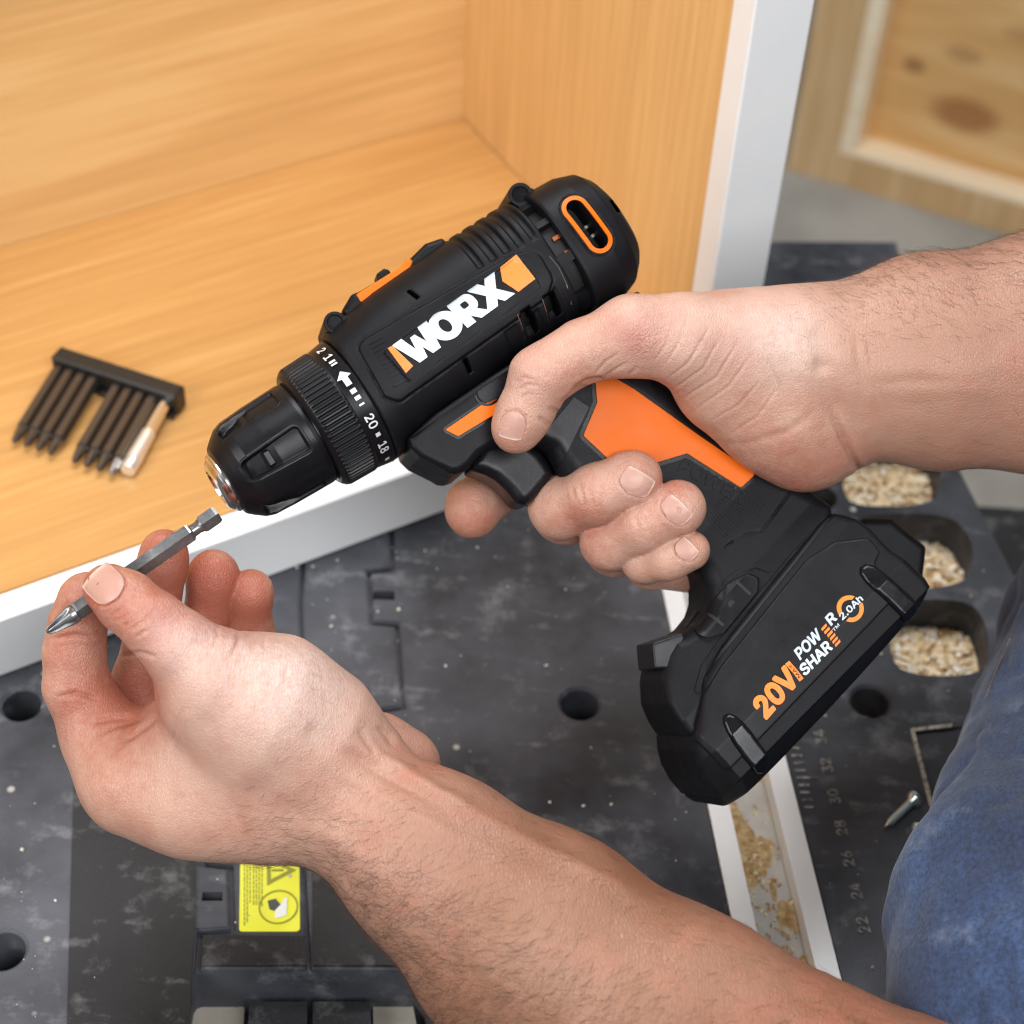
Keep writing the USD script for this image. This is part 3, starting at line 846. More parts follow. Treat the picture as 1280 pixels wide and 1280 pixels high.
ringmark('number_2', '2', 395, 439, 3.7)
ringmark('number_1', '1', 403, 450, 3.7)
ringmark('number_20', '20', 467, 526, 3.9)
ringmark('number_18', '18', 484, 555, 3.9)
ringmark('dash', sbox(0, 0, 1.1, 2.6).union(sbox(1.7, 0, 2.6, 2.6)), 411, 457, 1)
ringmark('arrow', Polygon([(-4.2, 0), (-1.0, 3.1), (-0.6, 1.3), (3.2, 1.3), (3.2, -1.3), (-.6, -1.3), (-1, -3.1)]), 431, 475, 1, flip=False) if False else ringmark('arrow', Polygon([(4.2, 0), (1.2, 3.1), (0.8, 1.25), (-2.6, 1.25), (-2.6, -1.25), (.8, -1.25), (1.2, -3.1)]), 430, 475, 1, flip=False)
ringmark('dash', sbox(0, 0, 1.9, 2.4), 443, 490, 1)
ringmark('dash', sbox(0, 0, 1.6, 2.4), 449, 498, 1)
ringmark('dash', sbox(0, 0, .8, 2.2), 454, 506, 1)
ringmark('dash', sbox(0, 0, 1.7, 1.9), 476, 541, 1)
ringmark('dash', sbox(0, 0, 1.7, 1.9), 488, 568, 1)
dobj('seam_washer', lathe([(sx(-3.4), RC * .5), (sx(-3.4), RC * .99), (sx(-1.6), RC * .99), (sx(-1.6), RC * .5)], 120), gloss_black, smooth=30)

# ---- motor housing
YC = (A(240, 104)[1] + A(240, -72)[1]) / 2
st = np.array([[s, A(s, t)[1], A(s, b)[1], hz] for s, t, b, hz in
               [(60, 88, -88, 27.0), (70, 90, -88, 27.5), (84, 93, -86, 27.5), (110, 98, -82, 27.6), (150, 103, -76, 27.8), (250, 107, -72, 28.2), (330, 107, -72, 28.4), (368, 105, -70, 28.4)]])
stx = np.array([sx(s) for s in st[:, 0]])


def tube_sd(x, y, z, stx, top, bot, hz, n, x0, x1, r):
    t, b, h = np.interp(x, stx, top), np.interp(x, stx, bot), np.interp(x, stx, hz)
    yc, hy = (t + b) / 2, (t - b) / 2
    q = ((np.abs(y - yc) / hy) ** n + (np.abs(z) / h) ** n) ** (1 / n)
    d = (q - 1) * np.minimum(hy, h)
    return smax(d, np.maximum(x0 - x, x - x1), r)


def body_sd(x, y, z):
    return tube_sd(x, y, z, stx, st[:, 1], st[:, 2], st[:, 3], 2.5, sx(70.5), sx(350), 1.2)


panel_out = smoothed(LP([(447, 434), (481, 497), (500, 502), (515, 491), (684, 372), (691, 350), (674, 320), (657, 315), (640, 319), (455, 424)], 27), 3.2)
panel_in = smoothed(LP([(478, 441), (512, 478), (676, 360), (655, 328), (640, 327)], 27), 1.2)
slots_b = [LP(p, 26) for p in ([(509, 363), (513, 360), (525, 371), (521, 375)], [(578, 449), (584, 446), (593, 461), (588, 465)],)]
vents_b = [LP(p, 24) for p in ([(648, 392), (660, 384), (674, 408), (662, 417)], [(676, 373), (689, 365), (703, 388), (690, 397)])]


def housing(x, y, z):
    d = body_sd(x, y, z)
    po = sd_poly(x, y, panel_out)
    face = z > 5
    d = np.where(face, d - 0.9 * np.clip(-po / 0.8 + 0.5, 0, 1) + 0.55 * np.clip(1 - np.abs(po - .2) / 0.5, 0, 1), d)
    pi_ = sd_poly(x, y, panel_in)
    d = np.where(face, d + 0.45 * np.clip(-pi_ / 0.5 + .5, 0, 1), d)
    for p in slots_b + vents_b:
        d = np.maximum(d, -np.maximum(sd_poly(x, y, p), 12 - z))
    # cooling ribs along the top rear
    sxx = (x - sx(262)) / (sx(345) - sx(262))
    rib = np.clip(np.sin(sxx * 2 * np.pi * 4.5) * 3, -1, 1) * .5 + .5
    m = np.clip((sxx) * 30, 0, 1) * np.clip((1 - sxx) * 30, 0, 1) * np.clip((po - 1.0) / .8, 0, 1) * np.clip((y - A(280, 40)[1]) / 3, 0, 1)
    d = d + rib * m * 1.5
    # facets of the lower side: shallow vertical steps
    for s0, s1, dep in ((250, 268, .6), (281, 300, .9), (312, 330, .6)):
        e = np.maximum(sx(s0) - x, x - sx(s1))
        d = np.where(face & (y < A(200, 5)[1]), d + dep * np.clip(-e / .6 + .5, 0, 1) * np.clip((po - .8) / .8, 0, 1), d)
    return d


hous = nets(housing, (sx(60), st[:, 2].min() - 2, -31), (sx(356), st[:, 1].max() + 2, 32), 0.55)
motor = dobj('motor_housing', hous, rubber, smooth=True)


# height of the side facing the viewer over the local (x, y) plane
def height_map(fn, lo, hi, zmin, zmax, h=0.4):
    xs, ys = np.arange(lo[0], hi[0], h), np.arange(lo[1], hi[1], h)
    zs = np.arange(zmax, zmin, -0.3)
    Z = np.full((len(xs), len(ys)), np.nan); prev = None
    for z in zs:
        d = fn(xs[:, None], ys[None, :], np.full((1, 1), z)); d = np.broadcast_to(d, Z.shape)
        if prev is not None:
            hit = np.isnan(Z) & (d < 0)
            f = np.clip(prev / np.where(np.abs(prev - d) < 1e-9, 1, prev - d), 0, 1)
            Z[hit] = (z + .3 - .3 * f)[hit] if np.ndim(z + .3 - .3 * f) else z
        prev = d
    Z = np.where(np.isnan(Z), zmin, Z)
    return RegularGridInterpolator((xs, ys), Z, bounds_error=False, fill_value=None)


def drape(poly, hm, off, thick=0.0, size=1.2):
    gs = getattr(poly, 'geoms', [poly]); out = []
    for g in gs:
        if g.area < 1e-6: continue
        v, f = trimesh.creation.triangulate_polygon(g, engine='earcut')
        v = np.c_[v, np.zeros(len(v))]
        v, f = trimesh.remesh.subdivide_to_size(v, f, size)
        z = hm(v[:, :2])
        t = trimesh.Trimesh(np.c_[v[:, :2], z + off], f, process=True)
        if t.face_normals[:, 2].sum() < 0: t.invert()
        if thick:
            e = t.edges_sorted; u, c = np.unique(e, axis=0, return_counts=True)
            bnd = {tuple(x) for x in u[c == 1]}
            n = len(t.vertices); low = t.vertices - [0, 0, thick]
            sides = []
            for a, b in t.edges:
                if tuple(sorted((a, b))) in bnd: sides += [[a, a + n, b + n], [a, b + n, b]]
            t = trimesh.Trimesh(np.vstack([t.vertices, low]), np.vstack([t.faces, np.array(sides)]), process=False)
        out.append(t)
    return trimesh.util.concatenate(out)


hm_body = height_map(housing, (sx(70), A(0, -90)[1]), (sx(355), A(0, 115)[1]), 5, 31)
ZB = 27.0
# the word on the side panel
w_ = Polygon([(0, 1), (.39, 1), (.50, .44), (.63, .86), (.82, .86), (.95, .44), (1.06, 1), (1.45, 1), (1.17, 0), (.84, 0), (.725, .37), (.61, 0), (.28, 0)])
o_ = affinity.scale(Point(0, 0).buffer(1, 24), .56, .515).difference(affinity.scale(Point(0, 0).buffer(1, 24), .185, .255))
r_ = sbox(0, 0, .37, 1).union(sbox(0, .34, .90, 1).buffer(-.28).buffer(.28).union(sbox(0, .34, .5, 1))).union(Polygon([(.3, .5), (.62, .46), (1.04, 0), (.60, 0), (.3, .36)])).difference(sbox(.35, .57, .60, .79).buffer(-.06).buffer(.06))
x_ = Polygon([(0, 1), (.44, 1), (1.18, 0), (.74, 0)]).union(Polygon([(0, 0), (.44, 0), (1.18, 1), (.74, 1)]))
parts_ = [w_, affinity.translate(o_, 1.80, .5), affinity.translate(r_, 2.30, 0), affinity.translate(x_, 3.16, 0)]
wp = shapely.union_all(parts_)
wp = affinity.scale(wp, 1 / (wp.bounds[2]), 1 / (wp.bounds[3]), origin=(0, 0))
BL, U1, U2 = np.array([516, 460.0]), np.array([127, -92.0]), np.array([-27.0, -27.5])
UL = LP([BL, BL + U1, BL + U2], ZB); a1, a2 = UL[1] - UL[0], UL[2] - UL[0]
wpl = affinity.affine_transform(wp, [a1[0], a2[0], a1[1], a2[1], UL[0][0], UL[0][1]])
dobj('brand_word', drape(wpl, hm_body, .30, .3), silver_print, motor, smooth=25)
dobj('orange_wedge', drape(Polygon(LP([(484, 436), (490, 433), (516, 458), (507, 467)], ZB)), hm_body, .30, .3), orange_print, motor, smooth=25)
dobj('orange_arrow', drape(Polygon(LP([(624, 336), (644, 320), (668, 350), (647, 366), (627, 353)], ZB)), hm_body, .30, .3), orange_print, motor, smooth=25)
ribs = []
for k in range(11):
    t = k / 10
    a, b = np.array([464 + 2 * 0 + 4 * t - 3, 433 + 36 * t + 0]), None
    p0 = np.array([462.0, 430.0]) * (1 - t) + np.array([492.0, 484.0]) * t
    q0_ = np.array([477.0, 422.0]) * (1 - t) + np.array([512.0, 474.0]) * t
    ribs.append(drape(LineString(LP([p0, q0_], ZB)).buffer(.32), hm_body, .25, .4, 1.0))
dobj('panel_ribs', ribs, rubber, motor, smooth=25)
# bright slivers of metal at the vents
for pts in ([(646, 394), (653, 406), (660, 421)], [(677, 375), (684, 388), (689, 400)], [(685, 322), (697, 336), (708, 356), (717, 378)]):
    p = LP(pts, 26); z = hm_body(p)
    ms = [cyl((*p[i], z[i] + .05), (*p[i + 1], z[i + 1] + .05), .22, 8) for i in range(len(p) - 1)]
    dobj('vent_sliver', ms, chrome, motor, smooth=30)
dobj('motor_can', lathe([(sx(90), 0), (sx(90), 20.5), (sx(352), 20.5), (sx(352), 0)], 64, YC), dark_void, smooth=30)

# dark neck with windows between housing and rear cap
dobj('vent_neck', lathe([(sx(345), 10), (sx(345), 25.0), (sx(375), 25.0), (sx(375), 10)], 96, YC), dark_void, smooth=30)
for k, (a0, a1_) in enumerate([(-58, -40), (-12, -4), (24, 30), (50, 58), (84, 96), (120, 128), (160, 200)]):
    aa = np.radians(np.linspace(a0, a1_, 8)); v = []
    for x in (sx(344), sx(374)):
        for r in (24.0, 28.3):
            v.append(np.c_[np.full(8, x), YC + r * np.sin(aa), r * np.cos(aa)])
    dobj('neck_bridge', trimesh.convex.convex_hull(np.vstack(v)), rubber, smooth=30)
for y_, x_ in ((4, 362), (-3, 366)):
    dobj('brush_clip', bx((sx(x_) - 1, YC + y_, 24.6), (sx(x_) + 2.6, YC + y_ + 2.2, 25.6), .3), brass, smooth=False)

# ---- rear cap
rc_t = np.array([A(s, t, 12)[1] for s, t in ((366, 101), (378, 108), (424, 105), (446, 97), (458, 83), (466, 66), (471, 30))])
rc_b = np.array([A(s, t, 12)[1] for s, t in ((366, -70), (378, -76), (424, -70), (446, -62), (458, -50), (466, -40), (471, -14))])
rc_x = np.array([sx(366)] + [A(s, 0, 12)[0] for s in (378, 424, 446, 458, 466, 471)])
rc_z = np.array([28.0, 29.6, 29.4, 28.0, 24.5, 20.0, 12.0])
P0, P1 = LP([(716, 265), (745, 304)], 24)


def stad(x, y):
    d = P1 - P0; t = np.clip(((x - P0[0]) * d[0] + (y - P0[1]) * d[1]) / (d @ d), 0, 1)
    return np.sqrt((x - P0[0] - t * d[0]) ** 2 + (y - P0[1] - t * d[1]) ** 2)


cap_notch = [LP(p, 12) for p in ([(752, 262), (760, 256), (770, 272), (762, 277)],)]


def cap_sd(x, y, z):
    d = tube_sd(x, y, z, rc_x, rc_t, rc_b, rc_z, 2.7, sx(368), A(470.5, 0, 12)[0], 1.5)
    s = stad(x, y)
    d = np.where(z > 0, smax(d, -smax(s - 3.6, 14 - z, .3), .4), d)
    d = np.where(z > 0, d + .5 * np.clip((.45 - np.abs(s - 5.9)) / .4, 0, 1), d)
    # parting line of the cap and the moulded flat behind it
    e = x - sx(447)
    d = d + .5 * np.clip((.35 - np.abs(e)) / .3, 0, 1)
    for p in cap_notch:
        d = np.maximum(d, -np.maximum(sd_poly(x, y, p), 2 - z))
    return d


cap_m = nets(cap_sd, (sx(364), rc_b.min() - 2, -32), (sx(474), rc_t.max() + 2, 33), 0.55)
cap = dobj('rear_cap', cap_m, rubber, smooth=True)
hm_cap = height_map(lambda x, y, z: tube_sd(x, y, z, rc_x, rc_t, rc_b, rc_z, 2.7, sx(368), A(470.5, 0, 12)[0], 1.5), (sx(366), A(0, -80)[1]), (sx(472), A(0, 112)[1]), 0, 33)
stl = LineString([P0, P1])
dobj('orange_ring', drape(stl.buffer(5.4, 24).difference(stl.buffer(3.7, 24)), hm_cap, .55, 3.0, .9), orange, cap, smooth=40)
dobj('slot_floor', prism(stl.buffer(4.2, 16), 13.4, 14.4), dark_void, cap, smooth=False)
for x_, y_ in ((733, 284), (741, 295)):
    q = Lm(x_, y_, 16); dobj('slot_pin', bx((q[0] - 1.1, q[1] - .6, 14), (q[0] + 1.1, q[1] + .6, 17.5), .2), lens, cap, smooth=False)

# ---- speed selector on the top
bump_p = smoothed(LP([(424, 396), (436, 376), (446, 372), (500, 340), (527, 313), (548, 306), (558, 316), (566, 350), (560, 395), (450, 445)]), 1.2)
def sel_sd(x, y, z): return ext(sd_poly(x, y, bump_p), np.abs(z) - 12.5, 2.5)
selh = dobj('selector_housing', nets(sel_sd, (*bump_p.min(0) - 2, -15), (*bump_p.max(0) + 2, 15), .6), rubber, smooth=True)
op = smoothed(LP([(441, 377), (470, 359), (497, 342), (504, 332), (512, 335), (506, 352), (447, 388)]), .8)
dobj('selector_plate', nets(lambda x, y, z: ext(sd_poly(x, y, op), np.abs(z) - 12.75, .8), (*op.min(0) - 1, -14.5), (*op.max(0) + 1, 14.5), .55), orange, selh, smooth=True)
kp = smoothed(LP([(471, 358), (469, 346), (478, 339), (485, 341), (489, 350), (487, 360), (478, 364)]), .6)
dobj('selector_knob', nets(lambda x, y, z: ext(sd_poly(x, y, kp), np.abs(z) - 5.5, 1.0), (*kp.min(0) - 1, -7), (*kp.max(0) + 1, 7), .45), rubber, selh, smooth=True)
# ---- screw bosses
for (x_, y_, r_, zz) in ((419, 403, 4.4, 15.5), (651, 243, 4.9, 15.0)):
    q = Lm(x_, y_, zz)
    b_ = nets(lambda x, y, z: smax(np.minimum(np.sqrt((x - q[0]) ** 2 + (y - q[1]) ** 2) - r_, np.maximum(np.maximum(np.abs(x - q[0] - 1.0) - r_ * .95, q[1] - 11 - y), y - q[1])), np.maximum(np.abs(z) - zz, -smax(np.sqrt((x - q[0]) ** 2 + (y - q[1]) ** 2) - r_ * .68, zz - 1.3 - z, .1)), .5),
              (q[0] - 8, q[1] - 13, -zz - 2), (q[0] + 8, q[1] + 7, zz + 2), .45)
    bo = dobj('screw_boss', b_, rubber, smooth=True)
    dobj('screw_recess', cyl((*q, zz - 1.4), (*q, zz - 1.1), r_ * .66, 24), gloss_black, bo, smooth=False)

# ---- handle, trigger housing and foot: one moulding
shell_p = smoothed(LP([(505, 546), (640, 454), (790, 364), (800, 384), (815, 440), (832, 486), (1003, 612), (1039, 643), (1000, 694), (884, 836), (861, 900), (852, 921, 0), (838, 922, -10), (822, 914, -16), (797, 869, -18), (803, 803, -18), (838, 794, -14), (866, 764, -8), (879, 722), (850, 700), (760, 660), (715, 622), (694, 590), (680, 560), (640, 560), (600, 566), (580, 592), (562, 598), (547, 588), (512, 571)], 10), 1.2, ch=1)
hA, hB = Lm(740, 520), Lm(960, 740)
hdv = (hB - hA) / np.linalg.norm(hB - hA)
hL = np.linalg.norm(hB - hA)


def shell_hz(x, y):
    t = ((x - hA[0]) * hdv[0] + (y - hA[1]) * hdv[1]) / hL
    return np.interp(t, [-.6, -.25, 0.05, 0.35, 0.62, 0.85, 1.05, 1.3], [21.5, 21.0, 18.5, 16.5, 16.8, 20.0, 26.0, 27.0])


def shell_sd(x, y, z):
    d2 = sd_poly(x, y, shell_p)
    w = np.abs(z) - shell_hz(x, y)
    r = np.interp(((x - hA[0]) * hdv[0] + (y - hA[1]) * hdv[1]) / hL, [-.3, 0.1, .7, 1.0], [2.2, 9.0, 9.0, 3.0])
    return ext(d2, w, r)


grip_edge = LP([(905, 684), (925, 670), (950, 664), (992, 606)], 16)


def handle_sd(x, y, z):
    d = shell_sd(x, y, z)
    # seam of the rubber over-moulding
    e = None
    for (p, q) in zip(grip_edge[:-1], grip_edge[1:]):
        ex, ey = q - p; t = np.clip(((x - p[0]) * ex + (y - p[1]) * ey) / (ex * ex + ey * ey), 0, 1)
        dd = np.sqrt((x - p[0] - t * ex) ** 2 + (y - p[1] - t * ey) ** 2); e = dd if e is None else np.minimum(e, dd)
    return d + .55 * np.clip((.5 - e) / .4, 0, 1) * (z > 0)


handle = dobj('handle', nets(handle_sd, (*shell_p.min(0) - 2, -29), (*shell_p.max(0) + 2, 29), .6), rubber, smooth=True)
hm_h = height_map(shell_sd, shell_p.min(0) - 1, shell_p.max(0) + 1, 2, 29)
# orange inlays
inl = Polygon(LP([(741, 476), (757, 470), (790, 488), (943, 593), (925, 610), (858, 567), (822, 578), (790, 586), (757, 573), (727, 546), (744, 505)], 16))
inl = rounded(inl, 1.0)
dobj('orange_inlay', drape(inl, hm_h, .55, .8), orange, handle, smooth=40)
dobj('inlay_border', drape(inl.buffer(1.7).difference(inl.buffer(.25)), hm_h, .35, .6), hard_black, handle, smooth=40)
stp = rounded(Polygon(LP([(556, 538), (572, 546), (640, 505), (640, 492), (601, 507)], 20)), .4)
dobj('orange_strip', drape(stp, hm_h, .45, .7), orange, handle, smooth=40)
dobj('strip_border', drape(stp.buffer(1.1).difference(stp.buffer(.2)), hm_h, .25, .5), gloss_black, handle, smooth=40)
# embossed word on the grip, same rubber
em = text_poly('POWER', 8); em = affinity.scale(em, 1 / em.bounds[2], 1 / em.bounds[3], origin=(0, 0))
e0, e1, e2 = LP([(846, 588), (925, 632), (855, 572)], 16)
b1, b2 = e1 - e0, e2 - e0
dobj('embossed_word', drape(affinity.affine_transform(em, [b1[0], b2[0], b1[1], b2[1], e0[0], e0[1]]), hm_h, .40, .6), rubber, handle, smooth=25)
gr = []
for k in range(26):
    t = k / 25
    a = np.array([905, 672.]) * (1 - t) + np.array([985, 604.]) * t
    b = np.array([878, 640.]) * (1 - t) + np.array([950, 592.]) * t
    gr.append(drape(LineString(LP([a, b], 16)).buffer(.28), hm_h, .22, .4, 2.0))
dobj('grip_ridges', gr, rubber, handle, smooth=25)
# direction button
bq = LP([(608, 492), (640, 472)], 21)
bst = LineString(bq)
dobj('direction_button_rim', drape(bst.buffer(5.0).difference(bst.buffer(4.0)), hm_h, .5, .8), gloss_black, handle, smooth=40)
dobj('direction_button', drape(bst.buffer(3.6), hm_h, 1.0, 1.6), hard_black, handle, smooth=40)
# upper edge ledge of the trigger housing
ledge = LineString(LP([(508, 547), (640, 457), (786, 365)], 20)).buffer(1.0)
dobj('shell_ledge', drape(ledge, hm_h, 1.2, 6.0), rubber, handle, smooth=40)
# grey facet behind the trigger
fac = Polygon(LP([(664, 561), (690, 604), (706, 570), (735, 510), (716, 498)], 18))
dobj('guard_facet', drape(fac, hm_h, .6, 4.0), hard_black, handle, smooth=30)
# trigger
trig_p = smoothed(LP([(577, 590), (600, 555), (618, 540), (664, 560), (687, 592), (684, 602), (660, 631), (650, 635), (640, 632), (628, 616), (608, 599)]), 1.3, ch=1)
dobj('trigger', nets(lambda x, y, z: ext(sd_poly(x, y, trig_p), np.abs(z) - 12.0, 4.5), (*trig_p.min(0) - 2, -14), (*trig_p.max(0) + 2, 14), .5), hard_black, smooth=True)

# foot: belt-clip mount, lamp
clip = rounded(Polygon(LP([(872, 781), (912, 729), (938, 716), (950, 722), (948, 738), (905, 790), (885, 797), (874, 792)], 24)), 1.5)
def clip_part(name, poly, off, th, m, sm=40): return dobj(name, drape(poly, hm_h, off, th), m, cm, smooth=sm)
cm = dobj('clip_mount', drape(clip, hm_h, 2.0, 4.0), hard_black, handle, smooth=40)
hz_c = float(hm_h(LP([(912, 757)], 24))[0]) + 2.0
q = Lm(914, 755, hz_c); dobj('clip_hole', cyl((*q, hz_c - 1), (*q, hz_c + .25), 1.5, 20), dark_void, cm, smooth=False)
for a, b in (((888, 766), (902, 781)), ((922, 727), (936, 742))):
    l_ = LineString(LP([a, b], hz_c)); dobj('clip_groove', drape(l_.buffer(.6), hm_h, 2.15, .3), dark_void, cm, smooth=False)
arc = [(905, 735), (915, 722), (930, 711), (948, 706), (962, 712)]
dobj('clip_arch', drape(LineString(LP(arc, 24)).buffer(.7), hm_h, .6, 1.4), rubber, handle, smooth=40)
lp_ = smoothed(LP([(800, 806), (838, 793), (842, 800), (820, 838), (803, 838)]), .5)
lamp = dobj('lamp_bezel', nets(lambda x, y, z: ext(sd_poly(x, y, lp_), np.abs(z - 6) - 13, 1.0), (*lp_.min(0) - 1, -9), (*lp_.max(0) + 1, 21), .5), hard_black, smooth=True)
lq = smoothed(LP([(801.5, 808), (807, 806), (809, 835), (803, 836)]), .3)
dobj('lamp_lens', nets(lambda x, y, z: ext(sd_poly(x, y, lq), np.abs(z - 6) - 12.3, .5), (*lq.min(0) - 1, -8), (*lq.max(0) + 1, 20), .45), lens, lamp, smooth=True)

# ---- battery
bat_p = smoothed(LP([(1033, 646), (1046, 640), (1078, 652), (1104, 688), (1122, 700), (1156, 733), (1152, 748), (1143, 766), (1060, 862), (962, 966), (906, 1004, 10), (878, 1005, -8), (858, 995, -18), (830, 966, -24), (821, 926, -24), (850, 903, 0), (880, 832), (996, 688)], 24), 2.0, ch=1)
u0, u1 = Lm(860, 950), Lm(1110, 700)
ub = (u1 - u0) / np.linalg.norm(u1 - u0); vb = np.array([-ub[1], ub[0]])
if vb @ (Lm(880, 800) - u0) < 0: vb = -vb
# lower edge line, upper bevel line
le = (Lm(1026, 840) - u0) @ vb
ue = (Lm(1000, 692) - u0) @ vb


def bat_sd(x, y, z):
    d2 = sd_poly(x, y, bat_p)
    v = (x - u0[0]) * vb[0] + (y - u0[1]) * vb[1]
    u = (x - u0[0]) * ub[0] + (y - u0[1]) * ub[1]
    hz = np.interp(v, [le - 12, le - .6, le + .4, le + 15, le + 19, ue - 1, ue + 8], [22.0, 31.0, 33.2, 34.0, 33.0, 26.8, 25.5])
    hz = hz - np.interp(u, [-6, 4], [7, 0]) - np.interp(u, [np.linalg.norm(u1 - u0) - 2, np.linalg.norm(u1 - u0) + 9], [0, 5.5])
    return ext(d2, np.abs(z) - hz, 3.0)


def bat_cut(x, y, z):
    d = bat_sd(x, y, z)
    v = (x - u0[0]) * vb[0] + (y - u0[1]) * vb[1]
    for g in (le - .4, ):
        d = d + .5 * np.clip((.45 - np.abs(v - g)) / .35, 0, 1)
    return d


bat = dobj('battery', nets(bat_cut, (*bat_p.min(0) - 2, -37), (*bat_p.max(0) + 2, 37), .6), rubber, smooth=True)
hm_b = height_map(bat_sd, bat_p.min(0) - 1, bat_p.max(0) + 1, 10, 37)
# raised side plate with the label, two dark corner ribs, far-side latch
plate = rounded(Polygon(LP([(868, 925), (880, 868), (903, 832), (1010, 700), (1046, 676), (1086, 672), (1098, 690), (1090, 706), (1120, 742), (940, 930), (905, 965)], 30)), 2.0)
plate_c = np.array(plate.exterior.coords)[:-1]
dobj('side_plate', nets(lambda x, y, z: smax(ext(sd_poly(x, y, plate_c), bat_sd(x, y, z) - .8, .7), 8 - z, .5), (*plate_c.min(0) - 2, 6), (*plate_c.max(0) + 2, 37), .5), battery_black, bat, smooth=True)
for pts in ([(900, 897), (912, 889), (932, 908), (954, 938), (968, 954), (952, 972), (932, 954), (908, 922)], [(1071, 712), (1085, 702), (1108, 722), (1142, 752), (1152, 764), (1136, 782), (1108, 755), (1082, 733)]):
    cp = chaikin(LP(pts, 32), 1)
    dobj('corner_rib', nets(lambda x, y, z: smax(ext(sd_poly(x, y, cp), bat_sd(x, y, z) - 2.4, 1.6), 12 - z, .5), (*cp.min(0) - 2, 10), (*cp.max(0) + 2, 40), .45), gloss_black, bat, smooth=True)
latch_p = smoothed(LP([(1060, 656), (1078, 648), (1112, 648), (1156, 684), (1150, 736), (1110, 720), (1080, 690)]), 2.5)
dobj('release_latch', nets(lambda x, y, z: ext(sd_poly(x, y, latch_p), np.abs(z + 8) - 12, 3.5), (*latch_p.min(0) - 2, -24), (*latch_p.max(0) + 2, 8), .6), rubber, bat, smooth=True)
rail_seam = LineString(LP([(858, 905), (872, 868), (886, 835), (1000, 694), (1036, 648)], 26))
dobj('rail_seam', drape(rail_seam.buffer(.5), hm_b, .3, .5), dark_void, bat, smooth=False)

flange = LineString(LP([(1022, 664), (994, 694), (900, 806), (882, 832), (872, 862)], 26)).buffer(1.0)
dobj('foot_flange', drape(flange, hm_h, 1.0, 3.0), hard_black, handle, smooth=40)
# lettering on the battery
ZL = 33.5
bl = Lm(956, 905, ZL); br = Lm(1060, 781, ZL)          # base line direction of the label
ud = (br - bl) / np.linalg.norm(br - bl); vd = np.array([-ud[1], ud[0]])
if vd @ vb < 0: vd = -vd


def label(name, poly, p_bl, p_br, p_tl, m, off=.98):
    g = affinity.scale(affinity.translate(poly, -poly.bounds[0], -poly.bounds[1]), 1 / (poly.bounds[2] - poly.bounds[0]), 1 / (poly.bounds[3] - poly.bounds[1]), origin=(0, 0))
    k = LP([p_bl, p_br, p_tl], ZL); c1, c2 = k[1] - k[0], k[2] - k[0]
    return dobj(name, drape(affinity.affine_transform(g, [c1[0], c2[0], c1[1], c2[1], k[0][0], k[0][1]]), hm_b, off, .1), m, bat, smooth=25)


label('label_20v', text_poly('20V', 12), (957, 901), (1000, 852), (937, 879), orange_print)
label('label_power', text_poly('POW', 8), (999, 826), (1027, 797), (992, 813), silver_print)
label('label_power_end', text_poly('R', 8), (1038, 783), (1046, 774), (1031, 772), silver_print)
label('label_share', text_poly('SHAR', 8), (1005, 846), (1040, 811), (996, 834), silver_print)
for k in range(6):
    a = np.array([1026 + 3.2 * k, 786 + 4.0 * k]); 
    label('label_bar', sbox(0, 0, 1, 1), tuple(a + (1.2, 3.0)), tuple(a + (7.2, -3.6)), tuple(a), orange_print)
label('label_max_tag', sbox(0, 0, 1, 1).difference(sbox(.08, .12, .92, .88)).union(affinity.translate(affinity.scale(text_poly('MAX', 2), .22, .62, origin=(0, 0)), .16, .19)), (1003, 846), (988, 824), (996, 852), orange_print) if False else None
tg = text_poly('MAX', 3); tg = affinity.scale(tg, .72 / tg.bounds[2], .62, origin=(0, 0))
label('label_max', sbox(0, 0, 1, 1).difference(affinity.translate(tg, .14, .19)), (1003, 848), (986, 826), (998, 852), orange_print, 1.02)
label('label_tm', text_poly('TM', 3), (1041, 790), (1048, 782), (1039, 787), silver_print)
cq = Lm(1062, 761, ZL)
ring_ = Point(*cq).buffer(5.2, 32).difference(Point(*cq).buffer(3.5, 32)).difference(affinity.rotate(sbox(cq[0] - 8, cq[1] - 1.7, cq[0] + 8, cq[1] + 1.7), math.degrees(math.atan2(ud[1], ud[0])), origin=tuple(cq)))
dobj('label_ring', drape(ring_, hm_b, .98, .1), orange_print, bat, smooth=25)
label('label_capacity', text_poly('2.0Ah', 6), (1052, 776), (1078, 750), (1047, 769), silver_print)

# ================================================================ the bit held in the left hand
bt = thing('screwdriver_bit', 'long grey steel cross-point bit held between thumb and fingers of the left hand', 'screwdriver bit')
pb, qb = P(52, 795, 0.652), P(272, 642, 0.668)
bdv = (qb - pb) / np.linalg.norm(qb - pb); LBt = np.linalg.norm(qb - pb)
px = 0.66 / F
nrm = -CW * .86 + CU * .5
bit_steel = drill_plastic('bit_grey_steel', (0.20, 0.20, 0.205), 0.28, 0.00001, 4000.0)
for k_ in ('bit_grey_steel',):
    s_ = UsdShade.Shader.Get(stage, '/World/Looks/bit_grey_steel/p'); s_.CreateInput('metallic', Sdf.ValueTypeNames.Float).Set(0.85)
rh = 13.2 * px
obj('shank', hexrod(pb, bdv, [(LBt * .185, rh * .90), (LBt * .205, rh), (LBt * .835, rh), (LBt * .845, rh * .95)], nrm), bit_steel, bt)
obj('groove', hexrod(pb, bdv, [(LBt * .843, rh * .82), (LBt * .853, rh * .62), (LBt * .885, rh * .60), (LBt * .905, rh * .72)], nrm, 24), bit_steel, bt, 30)
obj('hex_end', hexrod(pb, bdv, [(LBt * .903, rh * .84), (LBt * .915, rh), (LBt * .985, rh), (LBt, rh * .86)], nrm), bit_steel, bt)
